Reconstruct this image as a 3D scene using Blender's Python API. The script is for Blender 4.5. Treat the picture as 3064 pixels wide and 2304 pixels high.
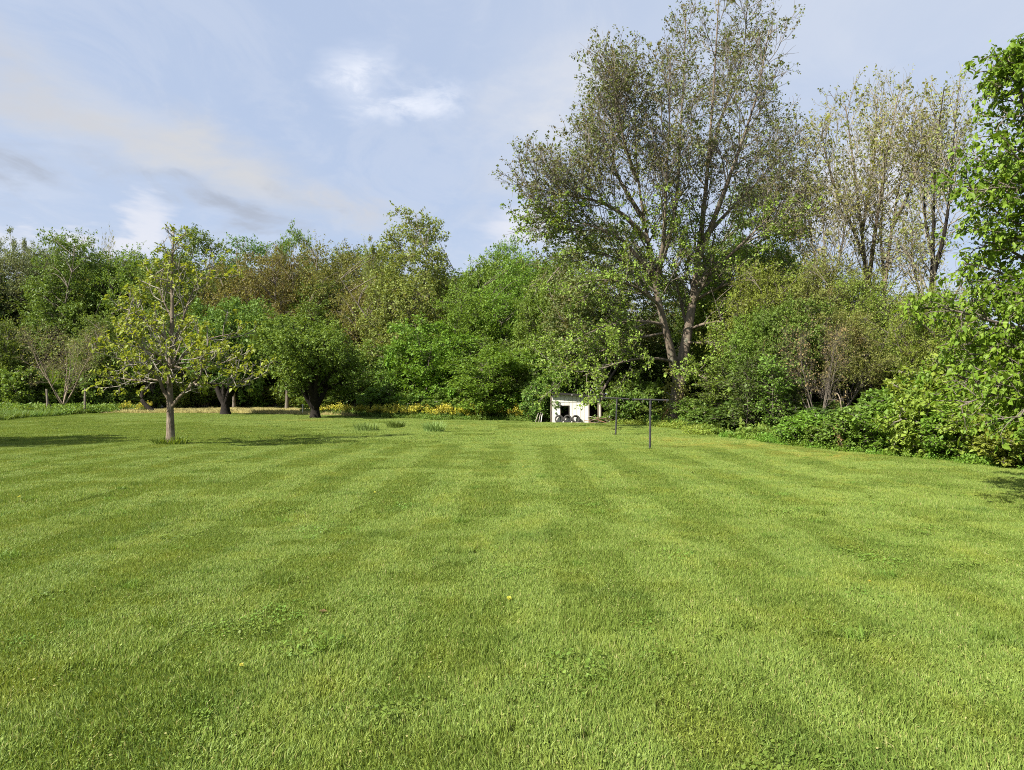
import bpy, bmesh, math, random
import numpy as np
from math import radians, sin, cos, pi
random.seed(7)
for o in list(bpy.data.objects):
    bpy.data.objects.remove(o)
scene = bpy.context.scene
COL = scene.collection

# ------------------------------------------------------------------ camera, sky, sun, exposure
F_PX = 692.0            # focal length in pixels of the 1024 wide picture
EYE = 2.2
HORIZON = 394.0
cam_d = bpy.data.cameras.new('camera')
cam_d.sensor_width = 36.0
cam_d.lens = 36.0 * F_PX / 1024.0
cam_d.clip_start = 0.1
cam_d.clip_end = 6000
cam = bpy.data.objects.new('camera', cam_d)
COL.objects.link(cam)
cam.location = (0, 0, EYE)
cam.rotation_euler = (radians(90) + math.atan((HORIZON - 385) / F_PX), 0, 0)
scene.camera = cam

SUN_EL = radians(41)
SUN_DIR = np.array([-0.80, -0.60])      # towards the sun, on the ground
SUN_DIR = SUN_DIR / np.linalg.norm(SUN_DIR)
sv = np.array([SUN_DIR[0] * cos(SUN_EL), SUN_DIR[1] * cos(SUN_EL), sin(SUN_EL)])
sun_d = bpy.data.lights.new('sun', 'SUN')
sun_d.energy = 5.0
sun_d.angle = radians(0.55)
sun_d.color = (1.0, 0.945, 0.84)
sun = bpy.data.objects.new('sun', sun_d)
COL.objects.link(sun)
from mathutils import Vector
sun.rotation_euler = Vector((sv[0], sv[1], sv[2])).to_track_quat('Z', 'Y').to_euler()
sun.location = (-60, -40, 60)

world = bpy.data.worlds.new('World')
scene.world = world
world.use_nodes = True

def build_sky():
    nt = world.node_tree
    N, L = nt.nodes, nt.links
    N.clear()
    out = N.new('ShaderNodeOutputWorld')
    bg = N.new('ShaderNodeBackground')
    bg.inputs['Strength'].default_value = 0.056
    L.new(bg.outputs[0], out.inputs[0])
    sky = N.new('ShaderNodeTexSky')
    sky.sky_type = 'NISHITA'
    sky.sun_disc = False
    sky.sun_elevation = SUN_EL
    sky.sun_rotation = math.atan2(SUN_DIR[0], SUN_DIR[1])
    sky.air_density = 1.0
    sky.dust_density = 1.6
    sky.ozone_density = 1.6
    tc = N.new('ShaderNodeTexCoord')
    sep = N.new('ShaderNodeSeparateXYZ')
    L.new(tc.outputs['Generated'], sep.inputs[0])
    def m(op, a, b=None, c=None, clamp=False):
        n = N.new('ShaderNodeMath'); n.operation = op; n.use_clamp = clamp
        for i, v in enumerate((a, b, c)):
            if v is None: continue
            if isinstance(v, (int, float)): n.inputs[i].default_value = v
            else: L.new(v, n.inputs[i])
        return n.outputs[0]
    # the cloud deck: directions projected on a level sheet high overhead
    zc = m('MAXIMUM', sep.outputs['Z'], 0.03)
    zc = m('ADD', zc, 0.12)
    px = m('DIVIDE', sep.outputs['X'], zc)
    py = m('DIVIDE', sep.outputs['Y'], zc)
    cmb = N.new('ShaderNodeCombineXYZ')
    L.new(px, cmb.inputs[0]); L.new(py, cmb.inputs[1])
    def noise(vec, scale, detail, rough, dist=0.0, off=(0, 0, 0), stretch=(1, 1, 1), rot=0):
        mp = N.new('ShaderNodeMapping')
        mp.inputs['Location'].default_value = off
        mp.inputs['Rotation'].default_value = (0, 0, rot)
        mp.inputs['Scale'].default_value = stretch
        L.new(vec, mp.inputs[0])
        n = N.new('ShaderNodeTexNoise')
        n.inputs['Scale'].default_value = scale
        n.inputs['Detail'].default_value = detail
        n.inputs['Roughness'].default_value = rough
        n.inputs['Distortion'].default_value = dist
        L.new(mp.outputs[0], n.inputs['Vector'])
        return n.outputs['Fac']
    def ramp(f, a, b):
        n = N.new('ShaderNodeMapRange'); n.interpolation_type = 'SMOOTHERSTEP'
        n.inputs['From Min'].default_value = a; n.inputs['From Max'].default_value = b
        L.new(f, n.inputs['Value'])
        return n.outputs['Result']
    # thin high veil everywhere
    veil = noise(cmb.outputs[0], 0.55, 6, 0.55, 0.4, (3.1, 1.7, 0), (1.0, 0.7, 1), 0.5)
    veil = ramp(veil, 0.30, 0.75)
    # directions as slopes, for single banks of cloud; azimuth and elevation
    az = m('ARCTAN2', sep.outputs['X'], sep.outputs['Y'])
    el = m('ARCSINE', sep.outputs['Z'])
    warp = noise(cmb.outputs[0], 1.6, 5, 0.6, 0.3, (7.7, 2.2, 0))
    warp2 = noise(cmb.outputs[0], 1.9, 5, 0.6, 0.3, (1.4, 8.2, 4))
    azw = m('ADD', az, m('MULTIPLY', m('SUBTRACT', warp, 0.5), 0.26))
    elw = m('ADD', el, m('MULTIPLY', m('SUBTRACT', warp2, 0.5), 0.16))
    def bank(a0, e0, ra, re, tilt, soft0=1.0, soft1=0.15):
        da = m('SUBTRACT', azw, radians(a0)); de = m('SUBTRACT', elw, radians(e0))
        c, s = cos(radians(tilt)), sin(radians(tilt))
        u = m('ADD', m('MULTIPLY', da, c), m('MULTIPLY', de, s))
        v = m('SUBTRACT', m('MULTIPLY', de, c), m('MULTIPLY', da, s))
        u = m('DIVIDE', u, radians(ra)); v = m('DIVIDE', v, radians(re))
        r = m('SQRT', m('ADD', m('MULTIPLY', u, u), m('MULTIPLY', v, v)))
        n = N.new('ShaderNodeMapRange'); n.interpolation_type = 'SMOOTHSTEP'
        n.inputs['From Min'].default_value = soft0; n.inputs['From Max'].default_value = soft1
        L.new(r, n.inputs['Value'])
        return n.outputs['Result']
    def mx(fac, a, b):
        n = N.new('ShaderNodeMix'); n.data_type = 'RGBA'
        if isinstance(fac, (int, float)): n.inputs['Factor'].default_value = fac
        else: L.new(fac, n.inputs['Factor'])
        if isinstance(a, tuple): n.inputs['A'].default_value = (*a, 1)
        else: L.new(a, n.inputs['A'])
        if isinstance(b, tuple): n.inputs['B'].default_value = (*b, 1)
        else: L.new(b, n.inputs['B'])
        return n.outputs['Result']
    def mul(f, k): return m('MULTIPLY', f, k, clamp=True)
    c = sky.outputs[0]
    K = SKY_K
    def col(r, g, b): return (r * K, g * K, b * K)
    # haze whitens the blue evenly
    c = mx(0.76, c, col(0.490, 0.585, 0.775))
    c = mx(mul(veil, 0.70), c, col(0.60, 0.645, 0.73))
    det = noise(cmb.outputs[0], 2.6, 6, 0.6, 0.2, (0.3, 5.5, 1))
    det = ramp(det, 0.28, 0.66)
    fine = noise(cmb.outputs[0], 5.5, 8, 0.64, 0.4, (4.4, 0.5, 2))
    fine = ramp(fine, 0.34, 0.68)
    wisp = noise(cmb.outputs[0], 3.4, 8, 0.66, 0.8, (9.4, 3.5, 2), (1.0, 0.6, 1), 0.4)
    wisp = ramp(wisp, 0.40, 0.68)
    # thin ragged veils all over the dome
    c = mx(mul(wisp, 0.20), c, col(0.66, 0.69, 0.76))
    # grey cream streak from the left down to the middle
    b = bank(-26, 18.0, 24, 4.6, -13, 1.0, 0.0)
    c = mx(mul(m('MULTIPLY', b, m('ADD', m('MULTIPLY', det, 0.6), 0.4)), 0.95), c, col(0.60, 0.60, 0.605))
    b = bank(-36, 20.5, 11, 2.6, -14, 1.0, 0.0)
    c = mx(mul(m('MULTIPLY', b, det), 0.7), c, col(0.52, 0.53, 0.57))
    b = bank(-15, 16.3, 8, 2.2, -20, 1.0, 0.0)
    c = mx(mul(m('MULTIPLY', b, wisp), 0.6), c, col(0.56, 0.56, 0.58))
    # white puffs
    b = bank(-10.5, 24.2, 5.0, 3.0, -8, 1.0, 0.05)
    c = mx(mul(m('MULTIPLY', b, m('ADD', m('MULTIPLY', fine, 0.7), 0.3)), 0.8), c, col(0.84, 0.86, 0.92))
    b = bank(-5.2, 23.6, 4.0, 2.2, 14, 1.0, 0.05)
    c = mx(mul(m('MULTIPLY', b, fine), 0.75), c, col(0.80, 0.83, 0.91))
    # broad pale bank left of the tall tree
    b = bank(3, 22.5, 10, 7, 40, 1.0, 0.0)
    c = mx(mul(m('MULTIPLY', b, m('ADD', m('MULTIPLY', det, 0.6), 0.3)), 0.95), c, col(0.68, 0.69, 0.72))
    b = bank(-2, 15.5, 6, 4, 0, 1.0, 0.0)
    c = mx(mul(m('MULTIPLY', b, det), 0.6), c, col(0.58, 0.61, 0.68))
    # dark low wisps
    for (a, e, ra, re_, tl, k) in ((-24, 14.0, 9, 2.0, -9, 0.95), (-20.5, 13.0, 6, 1.5, -14, 0.8), (-35.5, 14.8, 4.5, 1.7, -12, 0.9), (-18.0, 16.2, 3.5, 1.0, -6, 0.7), (-29, 15.2, 5, 1.3, -4, 0.6)):
        b = bank(a, e, ra, re_, tl, 1.0, 0.0)
        c = mx(mul(m('MULTIPLY', b, m('ADD', m('MULTIPLY', wisp, 0.8), 0.2)), k), c, col(0.385, 0.43, 0.52))
    # low cumulus heads over the wood
    for (a, e, ra, re_) in ((-37, 11.0, 3.4, 3.4), (-28.3, 11.4, 2.6, 2.8), (-32.5, 10.4, 2.2, 1.8), (1, 13, 5, 3), (27, 15, 7, 6)):
        b = bank(a, e, ra, re_, 0, 1.0, 0.25)
        c = mx(mul(b, 0.62), c, col(0.80, 0.79, 0.82))
    L.new(c, bg.inputs['Color'])
SKY_K = 8.8
build_sky()

scene.view_settings.view_transform = 'Standard'
scene.view_settings.look = 'None'
scene.view_settings.gamma = 1
scene.view_settings.use_curve_mapping = False
scene.view_settings.exposure = 1.25
scene.render.engine = 'CYCLES'
cy = scene.cycles
cy.max_bounces = 8
cy.diffuse_bounces = 3
cy.glossy_bounces = 2
cy.transmission_bounces = 4
cy.transparent_max_bounces = 4
cy.use_adaptive_sampling = False
cy.use_denoising = False
cy.sample_clamp_indirect = 6
cy.filter_width = 1.0
cy.use_fast_gi = False

# ------------------------------------------------------------------ helpers
def at(px, d):
    return (px - 512.0) / F_PX * d
def zat(py, d):
    return EYE + (HORIZON - py) / F_PX * d
def P2(x2212): return x2212 / 2.1602

def gz(x, y):
    """gentle humps of the lawn"""
    x = np.asarray(x, float); y = np.asarray(y, float)
    h = 0.035 * np.sin(x * 0.71 + 1.3 * np.sin(y * 0.21)) * np.sin(y * 0.63 + 0.8 * np.sin(x * 0.33) + 1.0)
    h = h + 0.012 * np.sin(x * 2.1 + y * 0.7) * np.sin(y * 1.9 - x * 0.6)
    h = h + 0.02 * np.sin(x * 0.27 + y * 0.37 + 2.0)
    return h

def mesh_np(name, verts, faces_list, mat=None, smooth=False):
    """faces_list: list of int arrays (n,k)"""
    me = bpy.data.meshes.new(name)
    verts = np.asarray(verts, np.float32)
    me.vertices.add(len(verts))
    me.vertices.foreach_set('co', verts.ravel())
    loops = np.concatenate([f.ravel() for f in faces_list]).astype(np.int32)
    tot = np.concatenate([np.full(len(f), f.shape[1], np.int32) for f in faces_list])
    start = np.concatenate([[0], np.cumsum(tot)[:-1]]).astype(np.int32)
    me.loops.add(len(loops)); me.polygons.add(len(tot))
    me.loops.foreach_set('vertex_index', loops)
    me.polygons.foreach_set('loop_start', start)
    me.polygons.foreach_set('loop_total', tot)
    if smooth:
        me.polygons.foreach_set('use_smooth', np.ones(len(tot), bool))
    me.update(calc_edges=True)
    if mat: me.materials.append(mat)
    return me

def link(name, me, parent=None, loc=None, rot=None, scale=None):
    o = bpy.data.objects.new(name, me)
    COL.objects.link(o)
    if parent is not None: o.parent = parent
    if loc is not None: o.location = loc
    if rot is not None: o.rotation_euler = rot
    if scale is not None: o.scale = scale
    return o

def tag(o, label, cat, group=None):
    o['label'] = label; o['category'] = cat
    if group: o['group'] = group
    return o

def thing(name, label, cat, loc=(0, 0, 0), rz=0.0, group=None):
    o = bpy.data.objects.new(name, None)
    o.empty_display_size = 0.2
    COL.objects.link(o)
    o.location = loc; o.rotation_euler = (0, 0, rz)
    return tag(o, label, cat, group)

class MB:
    """collects boxes, tubes and quads into one mesh"""
    def __init__(s): s.v = []; s.f = []
    def add(s, verts, faces):
        b = len(s.v); s.v += [tuple(v) for v in verts]
        s.f += [tuple(i + b for i in f) for f in faces]
    def box(s, c, size, rot=None):
        x, y, z = (q / 2 for q in size)
        vs = [Vector((a, b, d)) for a in (-x, x) for b in (-y, y) for d in (-z, z)]
        if rot is not None: vs = [rot @ v for v in vs]
        s.add([v + Vector(c) for v in vs], [(0, 1, 3, 2), (4, 6, 7, 5), (0, 4, 5, 1), (2, 3, 7, 6), (0, 2, 6, 4), (1, 5, 7, 3)])
    def tube(s, pts, radii, k=8, cap=True):
        pts = [Vector(p) for p in pts]; n = len(pts)
        vs, fs = [], []
        for i, p in enumerate(pts):
            t = (pts[min(i + 1, n - 1)] - pts[max(i - 1, 0)]).normalized()
            ref = Vector((0, 0, 1)) if abs(t.z) < 0.9 else Vector((1, 0, 0))
            u = t.cross(ref).normalized(); w = t.cross(u)
            for j in range(k):
                a = 2 * pi * j / k
                vs.append(p + (u * cos(a) + w * sin(a)) * radii[i])
        for i in range(n - 1):
            for j in range(k):
                fs.append((i * k + j, i * k + (j + 1) % k, (i + 1) * k + (j + 1) % k, (i + 1) * k + j))
        if cap:
            fs.append(tuple(range(k))); fs.append(tuple(range((n - 1) * k, n * k)))
        s.add(vs, fs)
    def mesh(s, name, mat=None, bevel=0.0, smooth=False):
        me = bpy.data.meshes.new(name)
        me.from_pydata(s.v, [], s.f)
        bm = bmesh.new(); bm.from_mesh(me)
        bmesh.ops.recalc_face_normals(bm, faces=bm.faces)
        if bevel > 0:
            bmesh.ops.bevel(bm, geom=list(bm.edges), offset=bevel, segments=1, affect='EDGES', profile=0.5)
        bm.to_mesh(me); bm.free()
        if smooth: me.polygons.foreach_set('use_smooth', [True] * len(me.polygons))
        if mat: me.materials.append(mat)
        return me

# ------------------------------------------------------------------ materials
class NT:
    def __init__(s, mat):
        mat.use_nodes = True
        s.t = mat.node_tree; s.N = s.t.nodes; s.L = s.t.links
        s.N.clear()
        s.out = s.N.new('ShaderNodeOutputMaterial')
    def n(s, kind, **kw):
        nd = s.N.new(kind)
        for k, v in kw.items(): setattr(nd, k, v)
        return nd
    def set(s, sock, v):
        if isinstance(v, bpy.types.NodeSocket): s.L.new(v, sock)
        elif isinstance(v, tuple) and len(v) == 3 and sock.type == 'RGBA': sock.default_value = (*v, 1)
        else: sock.default_value = v
    def mix(s, fac, a, b, blend='MIX'):
        nd = s.n('ShaderNodeMix', data_type='RGBA', blend_type=blend)
        s.set(nd.inputs['Factor'], fac); s.set(nd.inputs['A'], a); s.set(nd.inputs['B'], b)
        return nd.outputs['Result']
    def math(s, op, a, b=None, clamp=False):
        nd = s.n('ShaderNodeMath', operation=op, use_clamp=clamp)
        s.set(nd.inputs[0], a)
        if b is not None: s.set(nd.inputs[1], b)
        return nd.outputs[0]
    def noise(s, vec, scale, detail=3, rough=0.55, dist=0.0, stretch=None):
        if stretch is not None:
            mp = s.n('ShaderNodeMapping'); mp.inputs['Scale'].default_value = stretch
            s.L.new(vec, mp.inputs[0]); vec = mp.outputs[0]
        nd = s.n('ShaderNodeTexNoise')
        nd.inputs['Scale'].default_value = scale; nd.inputs['Detail'].default_value = detail
        nd.inputs['Roughness'].default_value = rough; nd.inputs['Distortion'].default_value = dist
        s.L.new(vec, nd.inputs['Vector'])
        return nd.outputs['Fac']
    def range(s, f, a, b, c=0.0, d=1.0):
        nd = s.n('ShaderNodeMapRange'); s.set(nd.inputs['Value'], f)
        for k, v in zip(('From Min', 'From Max', 'To Min', 'To Max'), (a, b, c, d)): nd.inputs[k].default_value = v
        return nd.outputs['Result']
    def pos(s): return s.n('ShaderNodeNewGeometry').outputs['Position']
    def obj(s): return s.n('ShaderNodeTexCoord').outputs['Object']
    def island(s): return s.n('ShaderNodeNewGeometry').outputs['Random Per Island']
    def objrand(s): return s.n('ShaderNodeObjectInfo').outputs['Random']
    def hsv(s, c, h=0.5, sat=1.0, v=1.0):
        nd = s.n('ShaderNodeHueSaturation')
        s.set(nd.inputs['Hue'], h); s.set(nd.inputs['Saturation'], sat); s.set(nd.inputs['Value'], v); s.set(nd.inputs['Color'], c)
        return nd.outputs['Color']
    def principled(s, base, rough=0.8, spec=0.3, metal=0.0, bump=None, bstr=0.5, bdist=0.02):
        p = s.n('ShaderNodeBsdfPrincipled')
        s.set(p.inputs['Base Color'], base); s.set(p.inputs['Roughness'], rough)
        s.set(p.inputs['Specular IOR Level'], spec); s.set(p.inputs['Metallic'], metal)
        if bump is not None:
            b = s.n('ShaderNodeBump'); b.inputs['Strength'].default_value = bstr; b.inputs['Distance'].default_value = bdist
            s.L.new(bump, b.inputs['Height']); s.L.new(b.outputs[0], p.inputs['Normal'])
        return p.outputs[0]
    def done(s, sh): s.L.new(sh, s.out.inputs['Surface'])

MATS = {}
def leaf_mat(name, c1, c2, accent=None, acc_amt=0.12, transl=0.36, gloss=0.25, rough=0.5):
    """leaf: front colour varies from leaf to leaf and from spray to spray; light passes through"""
    m_ = bpy.data.materials.new(name); t = NT(m_)
    isl = t.island()
    nz = t.noise(t.pos(), 0.55, 3, 0.6)
    f = t.math('ADD', t.math('MULTIPLY', isl, 0.6), t.math('MULTIPLY', t.range(nz, 0.3, 0.7), 0.4), clamp=True)
    c = t.mix(f, c1, c2)
    if accent is not None:
        a = t.range(t.noise(t.pos(), 0.9, 2, 0.6), 0.62 - acc_amt, 0.72 - acc_amt * 0.5)
        c = t.mix(t.math('MULTIPLY', a, 0.8), c, accent)
    c = t.hsv(c, t.range(t.objrand(), 0, 1, 0.485, 0.515), 1.0, t.range(t.objrand(), 0, 1, 0.86, 1.14))
    d = t.principled(c, rough, gloss)
    tr = t.n('ShaderNodeBsdfTranslucent')
    t.L.new(t.mix(1.0, c, (1.15, 1.05, 0.55), 'MULTIPLY'), tr.inputs['Color'])
    ms = t.n('ShaderNodeMixShader'); ms.inputs[0].default_value = transl
    t.L.new(d, ms.inputs[1]); t.L.new(tr.outputs[0], ms.inputs[2])
    t.done(ms.outputs[0]); MATS[name] = m_
    return m_

leaf_mat('leaf_bright', (0.105, 0.205, 0.022), (0.190, 0.310, 0.038))
leaf_mat('leaf_yellowgreen', (0.165, 0.235, 0.030), (0.280, 0.350, 0.055))
leaf_mat('leaf_mid', (0.105, 0.185, 0.028), (0.195, 0.280, 0.046))
leaf_mat('leaf_deep', (0.092, 0.165, 0.028), (0.170, 0.245, 0.045))
leaf_mat('leaf_deep_shaded', (0.060, 0.115, 0.021), (0.115, 0.180, 0.034))  # darker copy of leaf_deep; shade between and under trees put into colour
leaf_mat('leaf_bluegreen', (0.085, 0.160, 0.045), (0.155, 0.240, 0.068))
leaf_mat('leaf_olive', (0.150, 0.185, 0.042), (0.255, 0.285, 0.070), (0.180, 0.140, 0.050), 0.06)
leaf_mat('leaf_bronze', (0.155, 0.165, 0.038), (0.245, 0.240, 0.060), (0.170, 0.120, 0.045), 0.12)
leaf_mat('leaf_greyolive', (0.130, 0.165, 0.070), (0.215, 0.245, 0.110))
leaf_mat('leaf_maple', (0.108, 0.148, 0.042), (0.195, 0.235, 0.075), (0.160, 0.115, 0.052), 0.12)
leaf_mat('leaf_maple_low', (0.150, 0.215, 0.030), (0.260, 0.335, 0.055), (0.170, 0.150, 0.050), 0.06)
leaf_mat('leaf_straw', (0.200, 0.230, 0.066), (0.310, 0.330, 0.108), (0.300, 0.250, 0.090), 0.06, transl=0.42)
leaf_mat('leaf_pinkbrown', (0.210, 0.145, 0.065), (0.300, 0.210, 0.105), (0.120, 0.140, 0.040), 0.12)
leaf_mat('leaf_dead', (0.260, 0.150, 0.070), (0.360, 0.230, 0.120))
leaf_mat('leaf_catalpa', (0.200, 0.275, 0.026), (0.330, 0.400, 0.060), transl=0.4)
leaf_mat('leaf_hero', (0.085, 0.180, 0.015), (0.235, 0.350, 0.038), transl=0.38)
leaf_mat('leaf_clover', (0.105, 0.185, 0.026), (0.200, 0.285, 0.045))
leaf_mat('leaf_tuft', (0.095, 0.172, 0.020), (0.220, 0.310, 0.055))
leaf_mat('leaf_lily', (0.095, 0.165, 0.030), (0.165, 0.250, 0.050))
leaf_mat('leaf_clump', (0.165, 0.245, 0.060), (0.260, 0.340, 0.105))
leaf_mat('petal_yellow', (0.46, 0.42, 0.040), (0.62, 0.57, 0.10), transl=0.25)

def bark_mat(name, c1, c2, scale=6.0, bs=0.8, lichen=None):
    m_ = bpy.data.materials.new(name); t = NT(m_)
    o = t.obj()
    a = t.noise(o, scale, 5, 0.65, 0.3, (1, 1, 0.22))
    b = t.noise(o, scale * 0.3, 3, 0.6)
    c = t.mix(t.range(a, 0.32, 0.68), c1, c2)
    c = t.mix(t.math('MULTIPLY', t.range(b, 0.4, 0.7), 0.35), c, tuple(q * 0.55 for q in c1))
    if lichen is not None:
        l = t.noise(o, scale * 0.7, 4, 0.7)
        c = t.mix(t.math('MULTIPLY', t.range(l, 0.58, 0.66), 0.7), c, lichen)
    t.done(t.principled(c, 0.9, 0.15, bump=a, bstr=bs, bdist=0.05))
    MATS[name] = m_
bark_mat('bark_grey', (0.085, 0.070, 0.055), (0.215, 0.185, 0.150), 7)
bark_mat('bark_light', (0.080, 0.060, 0.042), (0.260, 0.215, 0.160), 9, 1.2)
bark_mat('bark_pale_limb', (0.170, 0.150, 0.120), (0.340, 0.310, 0.255), 9, 0.8)
bark_mat('bark_dark', (0.012, 0.010, 0.008), (0.036, 0.030, 0.024), 7)
bark_mat('bark_maple', (0.085, 0.065, 0.048), (0.250, 0.205, 0.155), 3.0, 1.0, (0.20, 0.21, 0.15))
bark_mat('bark_twig', (0.120, 0.102, 0.080), (0.240, 0.210, 0.170), 3)
bark_mat('bark_tan_twig', (0.190, 0.165, 0.120), (0.330, 0.300, 0.220), 3)
bark_mat('bark_tan', (0.190, 0.145, 0.100), (0.330, 0.270, 0.200), 5)
bark_mat('stick_wood', (0.140, 0.095, 0.060), (0.300, 0.210, 0.140), 5)
bark_mat('stick_grey', (0.200, 0.175, 0.145), (0.360, 0.320, 0.270), 5)
bark_mat('stick_red', (0.180, 0.085, 0.045), (0.300, 0.150, 0.085), 5)
bark_mat('post_wood', (0.130, 0.105, 0.080), (0.300, 0.255, 0.205), 8, 0.6)

# lawn grass: colour follows where it grows (thin spots, moss, clover), the rest is light
def grass_mat():
    m_ = bpy.data.materials.new('lawn_grass_blades'); t = NT(m_)
    p = t.pos(); isl = t.island()
    c = t.mix(isl, LAWN_A, LAWN_B)
    big = t.range(t.noise(p, 0.16, 4, 0.6, 0.4), 0.34, 0.66)
    c = t.mix(t.math('MULTIPLY', big, 0.35), c, LAWN_C)
    med = t.range(t.noise(p, 1.15, 4, 0.62, 0.2, (1.0, 0.6, 1)), 0.50, 0.72)
    c = t.mix(t.math('MULTIPLY', med, 0.40), c, LAWN_D)
    dk = t.range(t.noise(p, 0.75, 5, 0.65, 0.2), 0.54, 0.72)
    c = t.mix(t.math('MULTIPLY', dk, 0.6), c, LAWN_E)
    # single dead blades
    dead = t.math('GREATER_THAN', t.math('FRACT', t.math('MULTIPLY', isl, 37.13)), 0.965)
    c = t.mix(t.math('MULTIPLY', dead, 0.8), c, (0.38, 0.34, 0.14))
    # worn yellow spots far out, each at its own place on the lawn
    sp = t.n('ShaderNodeSeparateXYZ'); t.L.new(p, sp.inputs[0])
    nz = t.noise(p, 1.6, 4, 0.65)
    tot = None
    for (cx, cy_, rx, ry, k) in WORN:
        dx = t.math('DIVIDE', t.math('SUBTRACT', sp.outputs[0], cx), rx)
        dy = t.math('DIVIDE', t.math('SUBTRACT', sp.outputs[1], cy_), ry)
        r = t.math('SQRT', t.math('ADD', t.math('MULTIPLY', dx, dx), t.math('MULTIPLY', dy, dy)))
        g = t.math('MULTIPLY', t.range(r, 1.0, 0.2), k)
        tot = g if tot is None else t.math('MAXIMUM', tot, g)
    w = t.math('MULTIPLY', t.math('MULTIPLY', tot, 1.0, True), t.range(nz, 0.42, 0.62))
    c = t.mix(t.math('MULTIPLY', w, 1.0, True), c, (0.330, 0.300, 0.060))
    d = t.principled(c, 0.5, 0.22)
    tr = t.n('ShaderNodeBsdfTranslucent')
    t.L.new(t.mix(1.0, c, (1.15, 1.05, 0.5), 'MULTIPLY'), tr.inputs['Color'])
    ms = t.n('ShaderNodeMixShader'); ms.inputs[0].default_value = 0.28
    t.L.new(d, ms.inputs[1]); t.L.new(tr.outputs[0], ms.inputs[2])
    t.done(ms.outputs[0]); MATS['grass'] = m_
LAWN_A = (0.088, 0.160, 0.020); LAWN_B = (0.256, 0.330, 0.068)
LAWN_C = (0.250, 0.325, 0.074); LAWN_D = (0.298, 0.320, 0.044); LAWN_E = (0.066, 0.138, 0.020)
WORN = ((3.2, 43.0, 4.5, 3.2, 0.9), (9.2, 29.0, 4.2, 3.2, 0.9), (11.0, 24.5, 2.4, 2.6, 1.0), (8.0, 33, 3.0, 3.0, 0.7), (-17.5, 57, 4.5, 3.0, 0.7),
        (-3.0, 47, 2.4, 1.5, 0.6))
grass_mat()

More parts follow.
